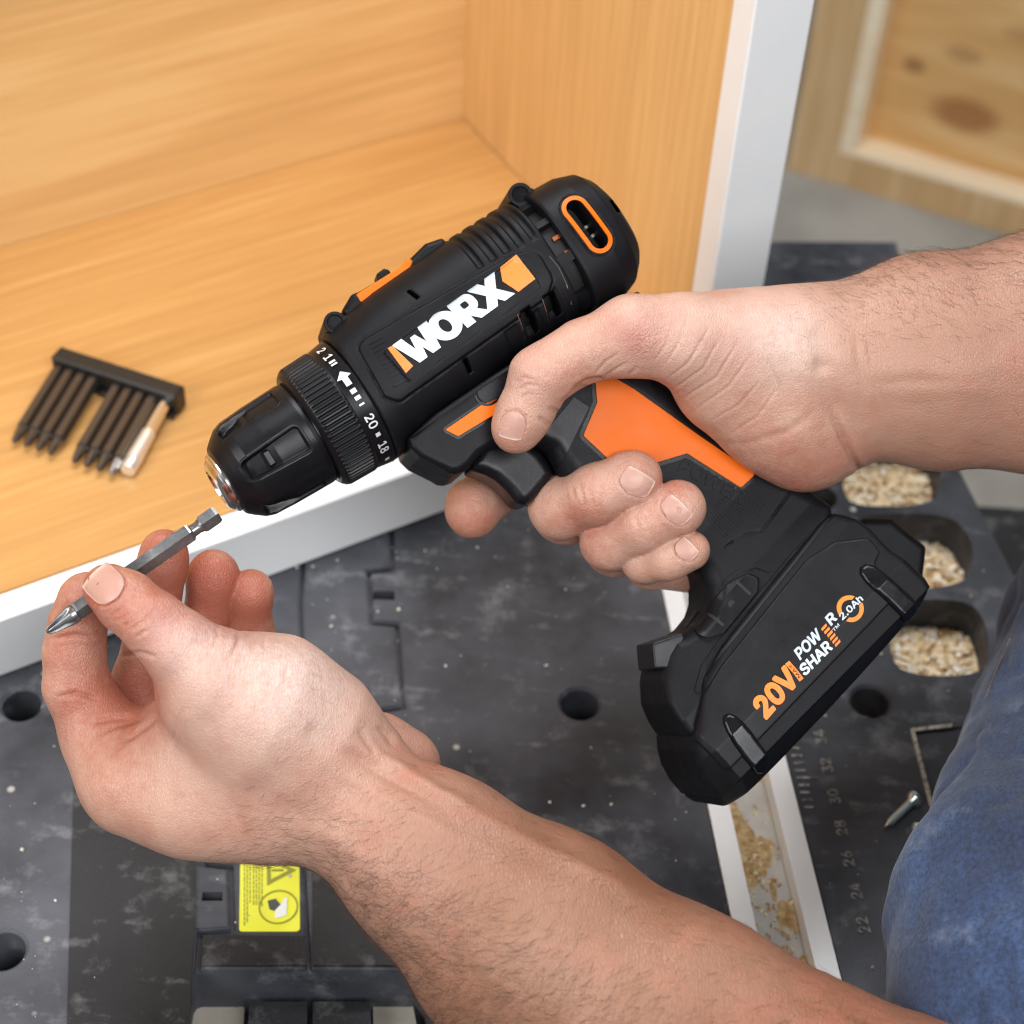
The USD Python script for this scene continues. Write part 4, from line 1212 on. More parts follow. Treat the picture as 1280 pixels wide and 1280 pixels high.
# cross point: a cone with four flutes
na3 = 96; an3 = np.linspace(0, 2 * np.pi, na3, endpoint=False)
tt3 = np.linspace(0, 1, 30)
a_ = np.cross(bdv, nrm); a_ /= np.linalg.norm(a_); b_ = np.cross(bdv, a_)
rows = []
for t in tt3:
    r0_ = rh * np.interp(t, [0, .06, .20, .85, 1], [.16, .34, .50, .95, .95])
    fl = np.clip(np.cos(4 * an3 + .6), 0, 1) ** .7
    dep = np.interp(t, [0, .3, .8, 1.0], [.6, .72, .35, 0])
    rr3 = r0_ * (1 - dep * fl)
    rows.append(pb + bdv * (LBt * (.03 + .16 * t)) + rr3[:, None] * (np.cos(an3)[:, None] * a_ + np.sin(an3)[:, None] * b_))
v3 = np.vstack(rows + [[pb + bdv * (LBt * .03 - .0002)]]); i3 = np.arange(30 * na3).reshape(30, na3); j3 = np.roll(i3, -1, 1)
q3 = np.stack([i3[:-1], j3[:-1], j3[1:], i3[1:]], -1).reshape(-1, 4)
f3 = np.vstack([q3[:, :3], q3[:, [0, 2, 3]], np.c_[j3[0], i3[0], np.full(na3, 30 * na3)]])
m3 = trimesh.Trimesh(v3, f3, process=False); m3.fix_normals()
obj('cross_tip', m3, bit_steel, bt, 35)
# ================================================================ the person: two arms and hands, jeans
def J(x, y, dz, r):
    d = D0 - dz * 1e-3
    return np.array([(x - 640) / F * d * 1e3, -(y - 640) / F * d * 1e3, dz, r * d / F * 1e3])


def c2w(v):
    v = np.asarray(v, float) * 1e-3
    return CAM + v[:, :1] * CR + v[:, 1:2] * CU + (D0 - v[:, 2:3]) * CW


def c2px(v):
    d = D0 - v[:, 2] * 1e-3
    return np.c_[640 + F * v[:, 0] * 1e-3 / d, 640 - F * v[:, 1] * 1e-3 / d]


class Vol:
    def __init__(s, lo, hi, h):
        s.h = h; s.i0 = np.floor(np.array(lo) / h).astype(int); s.n = np.ceil(np.array(hi) / h).astype(int) - s.i0 + 1
        s.V = np.full(s.n, 30.0, np.float32)

    def seg(s, a, b, k, flat=1.0, margin=3.0):
        ra = max(a[3], b[3]) + k + margin
        lo = np.maximum(np.floor((np.minimum(a[:3], b[:3]) - ra) / s.h).astype(int) - s.i0, 0)
        hi = np.minimum(np.ceil((np.maximum(a[:3], b[:3]) + ra) / s.h).astype(int) - s.i0 + 1, s.n)
        if (hi <= lo).any(): return
        x, y, z = [((np.arange(lo[q], hi[q]) + s.i0[q]) * s.h).astype(np.float32) for q in range(3)]
        x, y, z = x[:, None, None], y[None, :, None], z[None, None, :]
        e = b[:3] - a[:3]; f2 = 1 / flat
        E = np.array([e[0], e[1], e[2] * f2]); ee = max(E @ E, 1e-9)
        wx, wy, wz = x - a[0], y - a[1], (z - a[2]) * f2
        t = np.clip((wx * E[0] + wy * E[1] + wz * E[2]) / ee, 0, 1)
        d = np.sqrt((wx - t * E[0]) ** 2 + (wy - t * E[1]) ** 2 + (wz - t * E[2]) ** 2) - (a[3] + t * (b[3] - a[3]))
        if flat != 1.0: d = d * (1 + flat) / 2
        sl = tuple(slice(p, q) for p, q in zip(lo, hi))
        s.V[sl] = smin(s.V[sl], d, k)

    def chain(s, js, k=4.0, flat=1.0):
        js = [J(*j) for j in js]
        if len(js) == 1: js = js * 2
        for a, b in zip(js[:-1], js[1:]): s.seg(a, b, k, flat)
        return s


def chain_vol(js, h, k, extra=()):
    q = np.array([J(*j) for c in (js, *extra) for j in c]); m = q[:, 3].max() + 24
    return Vol(q[:, :3].min(0) - m, q[:, :3].max(0) + m, h)


def combine(palm, fingers):
    """each finger melts into the palm but not into its neighbours"""
    out = palm.V.copy()
    for f, k in fingers:
        a = np.maximum(f.i0, palm.i0); b = np.minimum(f.i0 + f.n, palm.i0 + palm.n)
        sp = tuple(slice(x, y) for x, y in zip(a - palm.i0, b - palm.i0)); sf = tuple(slice(x, y) for x, y in zip(a - f.i0, b - f.i0))
        out[sp] = np.minimum(out[sp], smin(palm.V[sp], f.V[sf], k))
    return out


def seg_dist(p, line):
    line = np.asarray(line, float); best = np.full(len(p), 1e9); tb = np.zeros(len(p)); n = len(line) - 1
    for i, (a, b) in enumerate(zip(line[:-1], line[1:])):
        e = b - a; t = np.clip(((p - a) @ e) / max(e @ e, 1e-9), 0, 1)
        d = np.linalg.norm(p - a - t[:, None] * e, axis=1); m = d < best
        best[m] = d[m]; tb[m] = (i + t[m]) / n
    return best, tb


def vnormals(v, f):
    n = np.zeros_like(v); fn = np.cross(v[f[:, 1]] - v[f[:, 0]], v[f[:, 2]] - v[f[:, 0]])
    for k in range(3): np.add.at(n, f[:, k], fn)
    return n / np.maximum(np.linalg.norm(n, axis=1, keepdims=True), 1e-12)


def taubin(v, f, it=6, mask=None):
    e = np.vstack([f[:, [0, 1]], f[:, [1, 2]], f[:, [2, 0]]]); e = np.unique(np.sort(e, 1), axis=0)
    deg = np.bincount(e.ravel(), minlength=len(v))[:, None].astype(float)
    for i in range(it):
        for lam in (.5, -.52):
            s = np.stack([np.bincount(e[:, 0], v[e[:, 1], k], len(v)) + np.bincount(e[:, 1], v[e[:, 0], k], len(v)) for k in range(3)], 1)
            v = v + lam * (s / np.maximum(deg, 1) - v)
    return v


def relief(v, f, lines, cam_z=None):
    """creases (depth > 0) and ridges (depth < 0) where the skin faces the viewer; widths in picture px, depths in mm"""
    px = c2px(v); n = vnormals(v, f)
    view = np.c_[np.zeros((len(v), 2)), np.full(len(v), D0 * 1e3)] - v; view /= np.linalg.norm(view, axis=1, keepdims=True)
    face = np.clip((n * view).sum(1) * 3 + .4, 0, 1)
    off = np.zeros(len(v))
    for pts, w, dep in lines:
        p = np.asarray(pts, float); lo, hi = p.min(0) - 4 * w, p.max(0) + 4 * w
        m = np.where(((px > lo) & (px < hi)).all(1))[0]
        if not len(m): continue
        d, t = seg_dist(px[m], p)
        fade = np.clip(np.minimum(t, 1 - t) * 3.5, 0, 1); fade = fade * fade * (3 - 2 * fade)
        g = np.exp(-(d / w) ** 2) - .16 * np.exp(-((d - 2.1 * w) / w) ** 2)
        off[m] += dep * g * fade * face[m]
    return v - n * off[:, None]


def fine(v, f):
    v, f = trimesh.remesh.subdivide(v, f)
    return taubin(v, f, 3), f


def frontmost(v, f, zmin=-1e9):
    px = c2px(v); n = vnormals(v, f)
    m = (n[:, 2] > .1) & (v[:, 2] > zmin)
    return px[m], v[m]


def nail(name, parent, front, c, d, L, Wd, m, bow=0.2, lift=0.0, zbias=None):
    """a fingernail: c its middle, d the direction to the fingertip, sizes in picture px"""
    c, d = np.array(c, float), np.array(d, float); d /= np.linalg.norm(d); e = np.array([-d[1], d[0]])
    px, vv = front
    near = np.where(np.linalg.norm(px - c, axis=1) < max(L, Wd) * .85)[0]
    q, w = px[near] - c, vv[near]
    if zbias is not None:
        keep = np.abs(w[:, 2] - zbias) < 9
    else:
        keep = w[:, 2] > w[:, 2].max() - 12
    q, w = q[keep], w[keep]
    a, b = q @ d / L, q @ e / Wd
    B = np.c_[np.ones(len(a)), a, b, a * a, a * b, b * b]
    co, *_ = np.linalg.lstsq(B, w[:, 2], rcond=None)
    nu, nv = 21, 17
    U, V = np.meshgrid(np.linspace(-1, 1, nu), np.linspace(-1, 1, nv), indexing='ij')
    # rounded base, square-ish straight tip
    half = np.where(U < 0, np.sqrt(np.clip(1 - np.abs(U) ** 2.6, 0, 1)), (1 - .10 * U ** 4))
    half = np.maximum(half, .12)
    uu = U + .10 * (1 - V * V) * np.clip(U, 0, 1)
    a, b = uu * .5, V * half * .5
    z = np.c_[np.ones(a.size), a.ravel(), b.ravel(), a.ravel() ** 2, (a * b).ravel(), b.ravel() ** 2] @ co
    z = z + lift + bow * (1 - V.ravel() ** 2) * .6 - .35 * np.abs(V.ravel()) ** 6 + .5 * np.clip(U.ravel() - .6, 0, 1) - .45 * np.clip(-U.ravel() - .7, 0, 1)
    from scipy.spatial import cKDTree
    Pq = c + a.reshape(-1, 1) * L * d + b.reshape(-1, 1) * Wd * e
    dist, ii = cKDTree(q + c).query(Pq, 5)
    near_z = w[ii, 2].max(1)
    inner = np.clip((1 - np.abs(V.ravel())) * 5, 0, 1) * np.clip((1 - np.abs(U.ravel())) * 5, 0, 1)
    z = np.where(dist.mean(1) < 4, np.maximum(z, near_z + .08 + .12 * inner), z)
    P2 = c + a.reshape(-1, 1) * L * d + b.reshape(-1, 1) * Wd * e
    dd = D0 - z * 1e-3
    top = np.c_[(P2[:, 0] - 640) / F * dd * 1e3, -(P2[:, 1] - 640) / F * dd * 1e3, z]
    idx = np.arange(nu * nv).reshape(nu, nv); qd = np.stack([idx[:-1, :-1], idx[1:, :-1], idx[1:, 1:], idx[:-1, 1:]], -1).reshape(-1, 4)
    f = np.vstack([qd[:, :3], qd[:, [0, 2, 3]]])
    low = top - [0, 0, .9]
    t = trimesh.Trimesh(top, f, process=False)
    if vnormals(top, f)[:, 2].mean() < 0: f = f[:, ::-1]
    rim = np.r_[idx[0, :], idx[1:, -1], idx[-1, -2::-1], idx[-2:0:-1, 0]]; rj = np.roll(rim, -1); n = nu * nv
    side = np.vstack([np.c_[rim, rj, rj + n], np.c_[rim, rj + n, rim + n]])
    mesh_ = trimesh.Trimesh(c2w(np.vstack([top, low])), np.vstack([f, f[:, ::-1] + n, side]), process=False)
    o_ = obj(name, mesh_, m, parent, smooth=True)
    ed = np.clip((U.ravel() - .78) / .14, 0, 1)
    UsdGeom.PrimvarsAPI(o_).CreatePrimvar('edge', Sdf.ValueTypeNames.FloatArray, 'vertex').Set(Vt.FloatArray.FromNumpy(np.r_[ed, ed].astype(np.float32)))
    tipc = c + d * L * .5
    outline = [c + d * L * (.30) + e * Wd * .52, c - d * L * .1 + e * Wd * .53, c - d * L * .38 + e * Wd * .40, c - d * L * .53, c - d * L * .38 - e * Wd * .40, c - d * L * .1 - e * Wd * .53, c + d * L * .30 - e * Wd * .52]
    return o_, outline


def skin(name, pale, ruddy_shade, rough):  # attributes put arm and finger shade and pale highlights into the skin colour
    nodes = {'tc': ('texture_coordinate', {}), 'g': ('attribute', {'attribute': 'ruddy_shade'}), 'gt': ('attribute', {'attribute': 'tan_shade'}), 'gd': ('attribute', {'attribute': 'dust_and_highlight'}), 'dm': ('math', {'math_type': 'multiply'}), 'dr': ('map_range', {'from_min': 0.30, 'from_max': 0.62, 'to_min': 0.25, 'to_max': 1.0, 'clamp': True}), 'xd': ('mix', {'color2': (0.74, 0.67, 0.645)}), 'xt': ('mix', {'color1': pale, 'color2': (0.20, 0.078, 0.040)}),
             'n': ('noise_texture', {'scale': 55.0, 'detail': 5.0, 'roughness': 0.6}), 'nf': ('noise_texture', {'scale': 420.0, 'detail': 4.0, 'roughness': 0.65}),
             'a': ('math', {'math_type': 'multiply_add', 'value2': 1.9, 'value3': -0.90}), 'a2': ('math', {'math_type': 'multiply_add', 'value2': 0.9, 'value3': -0.43}),
             's': ('math', {'math_type': 'add'}), 's2': ('math', {'math_type': 'add', 'use_clamp': True}),
             'x': ('mix', {'color2': ruddy_shade}),
             'nl': ('noise_texture', {'scale': 14.0, 'detail': 3.0}), 'rl': ('map_range', {'from_min': 0.35, 'from_max': 0.7, 'to_min': 0.0, 'to_max': 0.35, 'clamp': True}),
             'x2': ('mix', {'color2': tuple(np.array(pale) * np.array([.90, .95, .86]))}),
             'v': ('voronoi_texture', {'scale': 950.0, 'feature': 'distance_to_edge'}), 'md': ('mapping', {'scale': (1.0, 0.45, 0.8), 'rotation': (0.3, 0.2, 0.7)}),
             'vm': ('map_range', {'from_min': 0.0, 'from_max': 0.16, 'to_min': 0.0, 'to_max': 1.0, 'clamp': True}),
             'w': ('noise_texture', {'scale': 1.0, 'detail': 5.0, 'roughness': 0.6, 'distortion': 1.2}), 'mw': ('mapping', {'scale': (900.0, 190.0, 500.0), 'rotation': (0.0, 0.4, -0.5)}),
             'h': ('math', {'math_type': 'multiply_add', 'value2': 0.55}), 'h2': ('math', {'math_type': 'multiply_add', 'value2': 1.5}),
             'b': ('bump', {'strength': 0.75, 'distance': 0.00024}),
             'rr': ('map_range', {'from_min': 0.3, 'from_max': 0.7, 'to_min': rough - .07, 'to_max': rough + .10}),
             'p': ('principled_bsdf', {'subsurface_weight': 0.12, 'subsurface_scale': 0.002, 'subsurface_radius': (1.0, 0.36, 0.20), 'specular_ior_level': 0.42})}
    links = [('tc.object', k + '.vector') for k in ('n', 'nf', 'nl', 'md', 'mw')] + \
            [('md.vector', 'v.vector'), ('mw.vector', 'w.vector'), ('n.fac', 'a.value1'), ('nf.fac', 'a2.value1'), ('a.value', 's.value1'), ('a2.value', 's.value2'), ('s.value', 's2.value1'), ('g.fac', 's2.value2'),
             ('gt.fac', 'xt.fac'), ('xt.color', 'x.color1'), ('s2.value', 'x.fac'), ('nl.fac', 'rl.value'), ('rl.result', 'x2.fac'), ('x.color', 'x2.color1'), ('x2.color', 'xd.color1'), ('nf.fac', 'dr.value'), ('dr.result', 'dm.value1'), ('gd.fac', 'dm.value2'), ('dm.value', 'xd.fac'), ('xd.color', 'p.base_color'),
             ('v.distance', 'vm.value'), ('vm.result', 'h.value1'), ('nf.fac', 'h.value3'), ('w.fac', 'h2.value1'), ('h.value', 'h2.value3'), ('h2.value', 'b.height'), ('b.normal', 'p.normal'),
             ('nf.fac', 'rr.value'), ('rr.result', 'p.roughness')]
    return mat(name, nodes, links)


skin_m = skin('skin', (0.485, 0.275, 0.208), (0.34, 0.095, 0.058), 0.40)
nail_m = mat('fingernail', {'e': ('attribute', {'attribute': 'edge'}), 'x': ('mix', {'color1': (0.47, 0.25, 0.20), 'color2': (0.56, 0.385, 0.31)}), 'tc': ('texture_coordinate', {}), 'n': ('noise_texture', {'scale': 700.0, 'detail': 2.0}),
                           'b': ('bump', {'strength': .6, 'distance': .00008}), 'p': ('principled_bsdf', {'roughness': 0.40, 'specular_ior_level': 0.38, 'subsurface_weight': 0.1, 'subsurface_scale': 0.002})},
             [('e.fac', 'x.fac'), ('x.color', 'p.base_color'), ('tc.object', 'n.vector'), ('n.fac', 'b.height'), ('b.normal', 'p.normal')])
hair_m = plain('arm_hair', (0.065, 0.034, 0.018), 0.40)
person = thing('person', 'person in blue jeans, bare forearms, holding a cordless drill and a bit', 'person')

# ---------------- right hand and forearm (around the handle)
HR = 0.9
arm = [[(1045, 418, 2, 58), (1150, 404, 2, 76), (1300, 388, 0, 88), (1620, 380, -5, 96)],
       [(1075, 508, 2, 62), (1175, 503, 0, 74), (1300, 494, -2, 88), (1620, 490, -8, 96)],
       [(1050, 470, 6, 62), (1170, 452, 4, 84), (1300, 440, 0, 96), (1620, 436, -6, 104)]]
palm_r = [[(905, 438, 14, 69), (985, 447, 10, 82), (1050, 455, 4, 90)],
          [(915, 478, 12, 70), (975, 520, 6, 68), (1008, 548, 0, 58)],
          [(900, 470, -22, 62), (985, 500, -18, 80), (1040, 470, -12, 80)],
          [(1008, 545, 2, 60), (1040, 520, 0, 62)]]
thumb_r = [(930, 430, 20, 62), (855, 424, 27, 57), (790, 420, 30, 50), (728, 440, 31, 39), (700, 456, 32, 37), (676, 472, 32, 38.5), (664, 500, 31, 33), (654, 520, 30, 33), (645, 536, 29, 31)]
fing_r = [([(880, 520, -34, 44), (745, 585, -38, 36), (640, 600, -30, 34), (592, 632, -20, 33), (590, 641, -18, 32)], 7),
          ([(905, 560, -34, 42), (790, 640, -34, 37), (706, 640, -12, 39), (700, 634, 2, 38), (745, 618, 13, 37), (788, 600, 16, 34), (794, 598, 16, 33)], 7),
          ([(935, 590, -32, 40), (850, 680, -34, 34), (768, 684, -12, 35), (762, 676, 2, 35), (806, 656, 13, 34), (846, 636, 16, 33), (849, 634, 16, 32)], 7),
          ([(965, 610, -30, 36), (885, 715, -30, 29), (812, 707, -10, 28), (806, 700, 3, 28), (836, 697, 11, 27), (862, 688, 14, 26)], 6)]
q_ = np.array([J(*j) for c in arm + palm_r + [thumb_r] + [f for f, _ in fing_r] for j in c])
pal = Vol(q_[:, :3].min(0) - 36, np.minimum(q_[:, :3].max(0) + 36, [J(1560, 640, 0, 0)[0], 999, 999]), HR)
for c in arm: pal.chain(c, 16)
for c in palm_r: pal.chain(c, 12)
fl = []
for c, k in [(thumb_r, 9)] + fing_r:
    fv = chain_vol(c, HR, 4); fv.chain(c, 3.5); fl.append((fv, k))
VR = combine(pal, fl)
v, f = nets_volume(VR, pal.i0 * HR, HR)
v, f = fine(taubin(v, f, 5), f)
crease_r = [([(1036, 505), (1047, 532), (1058, 556), (1070, 580), (1090, 620)], 4.5, 1.5), ([(1022, 440), (1036, 480), (1050, 535)], 12, 1.0), ([(1012, 404), (1026, 440), (1032, 476)], 14, 1.2),
            ([(760, 474), (735, 478), (712, 490)], 4, 1.6), ([(700, 506), (718, 492), (740, 484)], 3.5, 1.2), ([(672, 520), (690, 534)], 3, .7), ([(684, 508), (706, 520)], 3, .7),
            ([(1075, 470), (1130, 462), (1200, 466), (1280, 458)], 14, -.55), ([(1080, 492), (1140, 488), (1200, 486), (1280, 490)], 12, -.45), ([(1080, 481), (1140, 476), (1210, 477)], 6, .2),
            ([(1068, 400), (1072, 450), (1086, 500)], 4, .35), ([(1082, 410), (1090, 460), (1104, 510)], 3.0, .35),
            ([(862, 388), (848, 430), (824, 466)], 2.0, 0.3), ([(880, 416), (862, 452), (826, 480)], 2.0, 0.32), ([(902, 418), (879, 460), (830, 495)], 2.0, 0.32), ([(924, 425), (896, 471), (840, 507)], 2.0, 0.34), ([(942, 440), (912, 482), (858, 520)], 2.0, 0.32), ([(955, 470), (925, 505), (880, 532)], 2.0, 0.28), ([(890, 400), (874, 436), (850, 462)], 2.0, 0.22), ([(845, 395), (832, 432), (812, 458)], 2.0, 0.26), ([(975, 480), (948, 520), (905, 548)], 2.0, 0.26), ([(788, 452), (770, 462), (752, 474)], 2.2, .45), ([(776, 440), (758, 452), (742, 470)], 2.2, .40), ([(800, 458), (784, 470)], 2.2, .4), ([(952, 440), (974, 480), (985, 530)], 2.8, .36), ([(880, 552), (930, 556), (985, 540), (1030, 505)], 5, .35),
            ([(645, 490), (660, 480), (676, 484)], 2.6, .35), ([(640, 482), (655, 472), (672, 476)], 2.6, .35), ([(648, 500), (662, 490)], 2.4, .3),
            ([(722, 600), (728, 618), (730, 642)], 2.6, .35), ([(734, 606), (741, 626), (742, 648)], 2.6, .35), ([(714, 604), (718, 626)], 2.4, .3),
            ([(792, 642), (798, 660), (797, 676)], 2.6, .35), ([(803, 640), (808, 656)], 2.4, .3), ([(845, 678), (848, 700)], 2.4, .3)]
fr = frontmost(v, f)
rh_nails = [((795, 604), (.52, -.85), 30, 42), ((844, 639), (.68, -.73), 26, 40), ((857, 688), (.70, -.71), 22, 29), ((641, 531), (-.22, .97), 34, 31)]
nails_r = []
body_parts = []


def spot_tone(v, spots, base=0.0):
    px = c2px(v); r = np.full(len(v), base)
    for x, y, rad, s in spots:
        r += s * np.exp(-(((px[:, 0] - x) ** 2 + (px[:, 1] - y) ** 2) / rad ** 2))
    return r


spots_r = [(590, 640, 45, .75), (800, 590, 28, .35), (852, 628, 26, .35), (868, 680, 22, .3), (740, 640, 28, .30), (700, 650, 30, .15), (790, 660, 26, .2), (805, 425, 34, .65), (690, 480, 30, .15), (720, 480, 26, .25),
           (645, 548, 24, .2), (1010, 590, 50, .35), (1065, 565, 30, .3), (970, 560, 60, .25), (1130, 520, 70, .12), (640, 560, 20, .2), (1200, 560, 120, .12)]
for c_, d_, L_, W_ in rh_nails:
    o_, outl = nail('fingernail', person, fr, c_, d_, L_, W_, nail_m, zbias=None)
    crease_r.append((outl, 2.6, .55))
v = relief(v, f, crease_r)
pk = c2px(v); kn = sum(a_ * np.exp(-(((pk[:, 0] - x_) ** 2 + (pk[:, 1] - y_) ** 2) / r_ ** 2)) for x_, y_, r_, a_ in ((805, 432, 30, 1), (668, 482, 20, .7), (738, 632, 22, .7), (796, 655, 20, .6)))
v = v - vnormals(v, f) * (kn * (np.abs(meshkit.fbm(v @ np.array([[.75, -.5, 0], [.35, .6, 0], [0, 0, .6]]).T, 2, 31) - .5) < .07) * .22)[:, None]
v = v + vnormals(v, f) * ((meshkit.fbm(v / 14.0, 3, 4) - .5) * .9)[:, None]
px_ = c2px(v)
body_parts.append((v, f, spot_tone(v, spots_r, .02) - .25 * np.clip((px_[:, 0] - 985) / 170, 0, 1), np.clip((px_[:, 0] - 985) / 170, 0, 1) * .62, np.clip(spot_tone(v, [(985, 425, 50, .36), (900, 400, 70, .14), (800, 395, 60, .16), (650, 480, 30, .2)]), 0, .8)))  # last value: pale highlights on wrist and thumb painted into the skin
arm_r = (v, f)

# ---------------- left hand and forearm (holding the bit)
pb_dz, HL_ = 75, 0.95
arm_l = [[(438, 974, 66, 50), (556, 1064, 74, 68), (690, 1150, 84, 98), (860, 1262, 98, 110), (1180, 1420, 120, 120), (1500, 1560, 140, 124)],
         [(425, 1012, 66, 68), (530, 1090, 74, 84), (630, 1200, 84, 100), (800, 1320, 98, 112), (1140, 1500, 120, 120), (1470, 1640, 140, 124)],
         [(438, 994, 72, 64), (552, 1080, 82, 86), (660, 1175, 92, 110), (830, 1290, 104, 118), (1160, 1460, 128, 124), (1480, 1600, 146, 126)]]
palm_l = [[(160, 965, 52, 60), (222, 966, 52, 76), (310, 976, 56, 84), (400, 985, 62, 86)],
          [(262, 866, 82, 66), (330, 892, 76, 92), (392, 928, 70, 84), (432, 962, 66, 66)],
          [(165, 985, 62, 56), (240, 1000, 64, 60), (330, 1005, 66, 66)],
          [(250, 930, 60, 70), (330, 940, 62, 84)]]
thumb_l = [(330, 885, 80, 88), (266, 847, 88, 61), (224, 810, 92, 46), (191, 780, 93, 40), (158, 752, 90, 37), (136, 736, 86, 32)]
fing_l = [([(165, 955, 48, 58), (128, 920, 50, 50), (97, 858, 52, 41), (93, 815, 54, 37), (97, 782, 56, 35), (106, 750, 58, 31), (109, 746, 58, 30)], 8),
          ([(215, 935, 30, 48), (186, 890, 30, 36), (176, 850, 32, 34), (190, 780, 40, 32), (203, 705, 50, 30), (205, 691, 51, 29.5)], 8),
          ([(300, 920, 20, 46), (264, 830, 22, 35), (259, 780, 28, 32), (266, 725, 36, 30.5), (267, 716, 37, 30)], 8),
          ([(350, 930, 16, 44), (322, 845, 18, 32), (312, 790, 24, 29), (313, 742, 32, 27), (313, 741, 32, 26.5)], 8)]
q_ = np.array([J(*j) for c in arm_l + palm_l + [thumb_l] + [f_ for f_, _ in fing_l] for j in c])
lim = J(1340, 1420, 120, 0)
pal = Vol(np.maximum(q_[:, :3].min(0) - 34, [-999, lim[1], -999]), np.minimum(q_[:, :3].max(0) + 34, [lim[0], 999, 999]), HL_)
for c in arm_l: pal.chain(c, 16)
for c in palm_l: pal.chain(c, 12)
fl = []
heel_l = [(400, 940, 34, 60), (470, 948, 32, 56), (503, 957, 30, 47)]
for c, k in [(thumb_l, 7), (heel_l, 3)] + fing_l:
    fv = chain_vol(c, HL_, 4); fv.chain(c, 3.5); fl.append((fv, k))
VL = combine(pal, fl)
v, f = nets_volume(VL, pal.i0 * HL_, HL_)
v, f = fine(taubin(v, f, 5), f)
fr = frontmost(v, f, 70)
crease_l = [([(68, 872), (95, 866), (128, 876)], 3.2, .9), ([(62, 800), (92, 794), (124, 798)], 3.0, .7), ([(110, 905), (140, 898), (175, 896)], 4, .9), ([(112, 922), (140, 908), (190, 896)], 4, .8),
            ([(200, 890), (186, 904), (168, 918), (148, 932)], 4, .9), ([(146, 822), (175, 816), (200, 822)], 2.8, .6), 
            ([(146, 778), (168, 766), (190, 748)], 2.8, .4), ([(158, 790), (178, 778), (200, 758)], 2.8, .42), ([(152, 784), (172, 772)], 2.5, .4), ([(168, 798), (186, 786)], 2.5, .35), ([(140, 770), (156, 758)], 2.4, .3),
            ([(300, 784), (296, 806), (288, 824)], 3, .6), ([(270, 776), (272, 796), (266, 815)], 2.6, .35), ([(330, 795), (330, 815)], 2.6, .3), ([(362, 826), (352, 862)], 2.6, .3),
            ([(445, 905), (460, 930), (470, 948)], 4, .8), ([(470, 905), (485, 920), (495, 935)], 4, .9),
            ([(440, 925), (520, 972), (620, 1030)], 8, -1.3), ([(410, 925), (470, 962), (560, 1010)], 7, .9), ([(400, 950), (500, 1010), (600, 1060)], 9, -.9),
            ([(380, 905), (430, 940)], 14, .9), ([(560, 1000), (680, 1060), (820, 1130)], 9, -.8), ([(230, 880), (222, 905), (214, 940)], 3, .35), ([(300, 1010), (420, 1050), (500, 1110)], 14, -.5)]
o_, outl = nail('fingernail', person, fr, (132, 732), (-.72, -.70), 41, 47, nail_m)
crease_l.append((outl, 2.6, .6))
v = relief(v, f, crease_l)
v = v + vnormals(v, f) * ((meshkit.fbm(v / 16.0, 3, 8) - .5) * 1.1)[:, None]
spots_l = [(207, 700, 55, .95), (264, 735, 52, .95), (314, 760, 48, .95), (108, 745, 42, .75), (95, 800, 48, .55), (100, 870, 48, .45), (172, 860, 50, .85), (150, 900, 50, .35), (170, 770, 24, .25), (190, 800, 30, .12),  # finger pads: their own redness plus painted shade of the hand
           (130, 735, 20, .10), (120, 1020, 80, .18), (300, 1000, 60, .08), (430, 960, 60, .22), (520, 960, 40, .35), (700, 1120, 180, .08), (900, 1240, 220, .18), (1100, 1280, 200, .28), (560, 1150, 90, .12)]
px_ = c2px(v)
body_parts.append((v, f, spot_tone(v, spots_l, .02) - .30 * np.clip(((px_[:, 0] - 330) * .87 + (px_[:, 1] - 1000) * .49) / 330, 0, 1), np.clip(((px_[:, 0] - 330) * .87 + (px_[:, 1] - 1000) * .49) / 330, 0, 1.15), np.clip(spot_tone(v, [(400, 860, 75, .30), (330, 810, 80, .24), (230, 800, 50, .25), (300, 900, 90, .12)]) * (v[:, 2] > 56), 0, .8)))  # tan plus the body's shade painted towards the elbow; pale highlights painted on thenar
arm_lm = (v, f)
n0 = len(body_parts[0][0])
bv = np.vstack([c2w(b[0]) for b in body_parts]); bfc = np.vstack([body_parts[0][1], body_parts[1][1] + n0])
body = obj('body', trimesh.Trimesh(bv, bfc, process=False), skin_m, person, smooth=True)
pv = UsdGeom.PrimvarsAPI(body).CreatePrimvar('ruddy_shade', Sdf.ValueTypeNames.FloatArray, 'vertex')  # skin redness, with shade on the left finger pads painted in
pv.Set(Vt.FloatArray.FromNumpy(np.concatenate([b[2] for b in body_parts]).astype(np.float32)))

tv = UsdGeom.PrimvarsAPI(body).CreatePrimvar('tan_shade', Sdf.ValueTypeNames.FloatArray, 'vertex')  # arm tan, deepened along the left forearm by painted shade
tv.Set(Vt.FloatArray.FromNumpy(np.concatenate([b[3] for b in body_parts]).astype(np.float32)))

dv = UsdGeom.PrimvarsAPI(body).CreatePrimvar('dust_and_highlight', Sdf.ValueTypeNames.FloatArray, 'vertex')  # painted highlights of wrist and thumb base, broken up by noise
dv.Set(Vt.FloatArray.FromNumpy(np.concatenate([b[4] for b in body_parts]).astype(np.float32)))

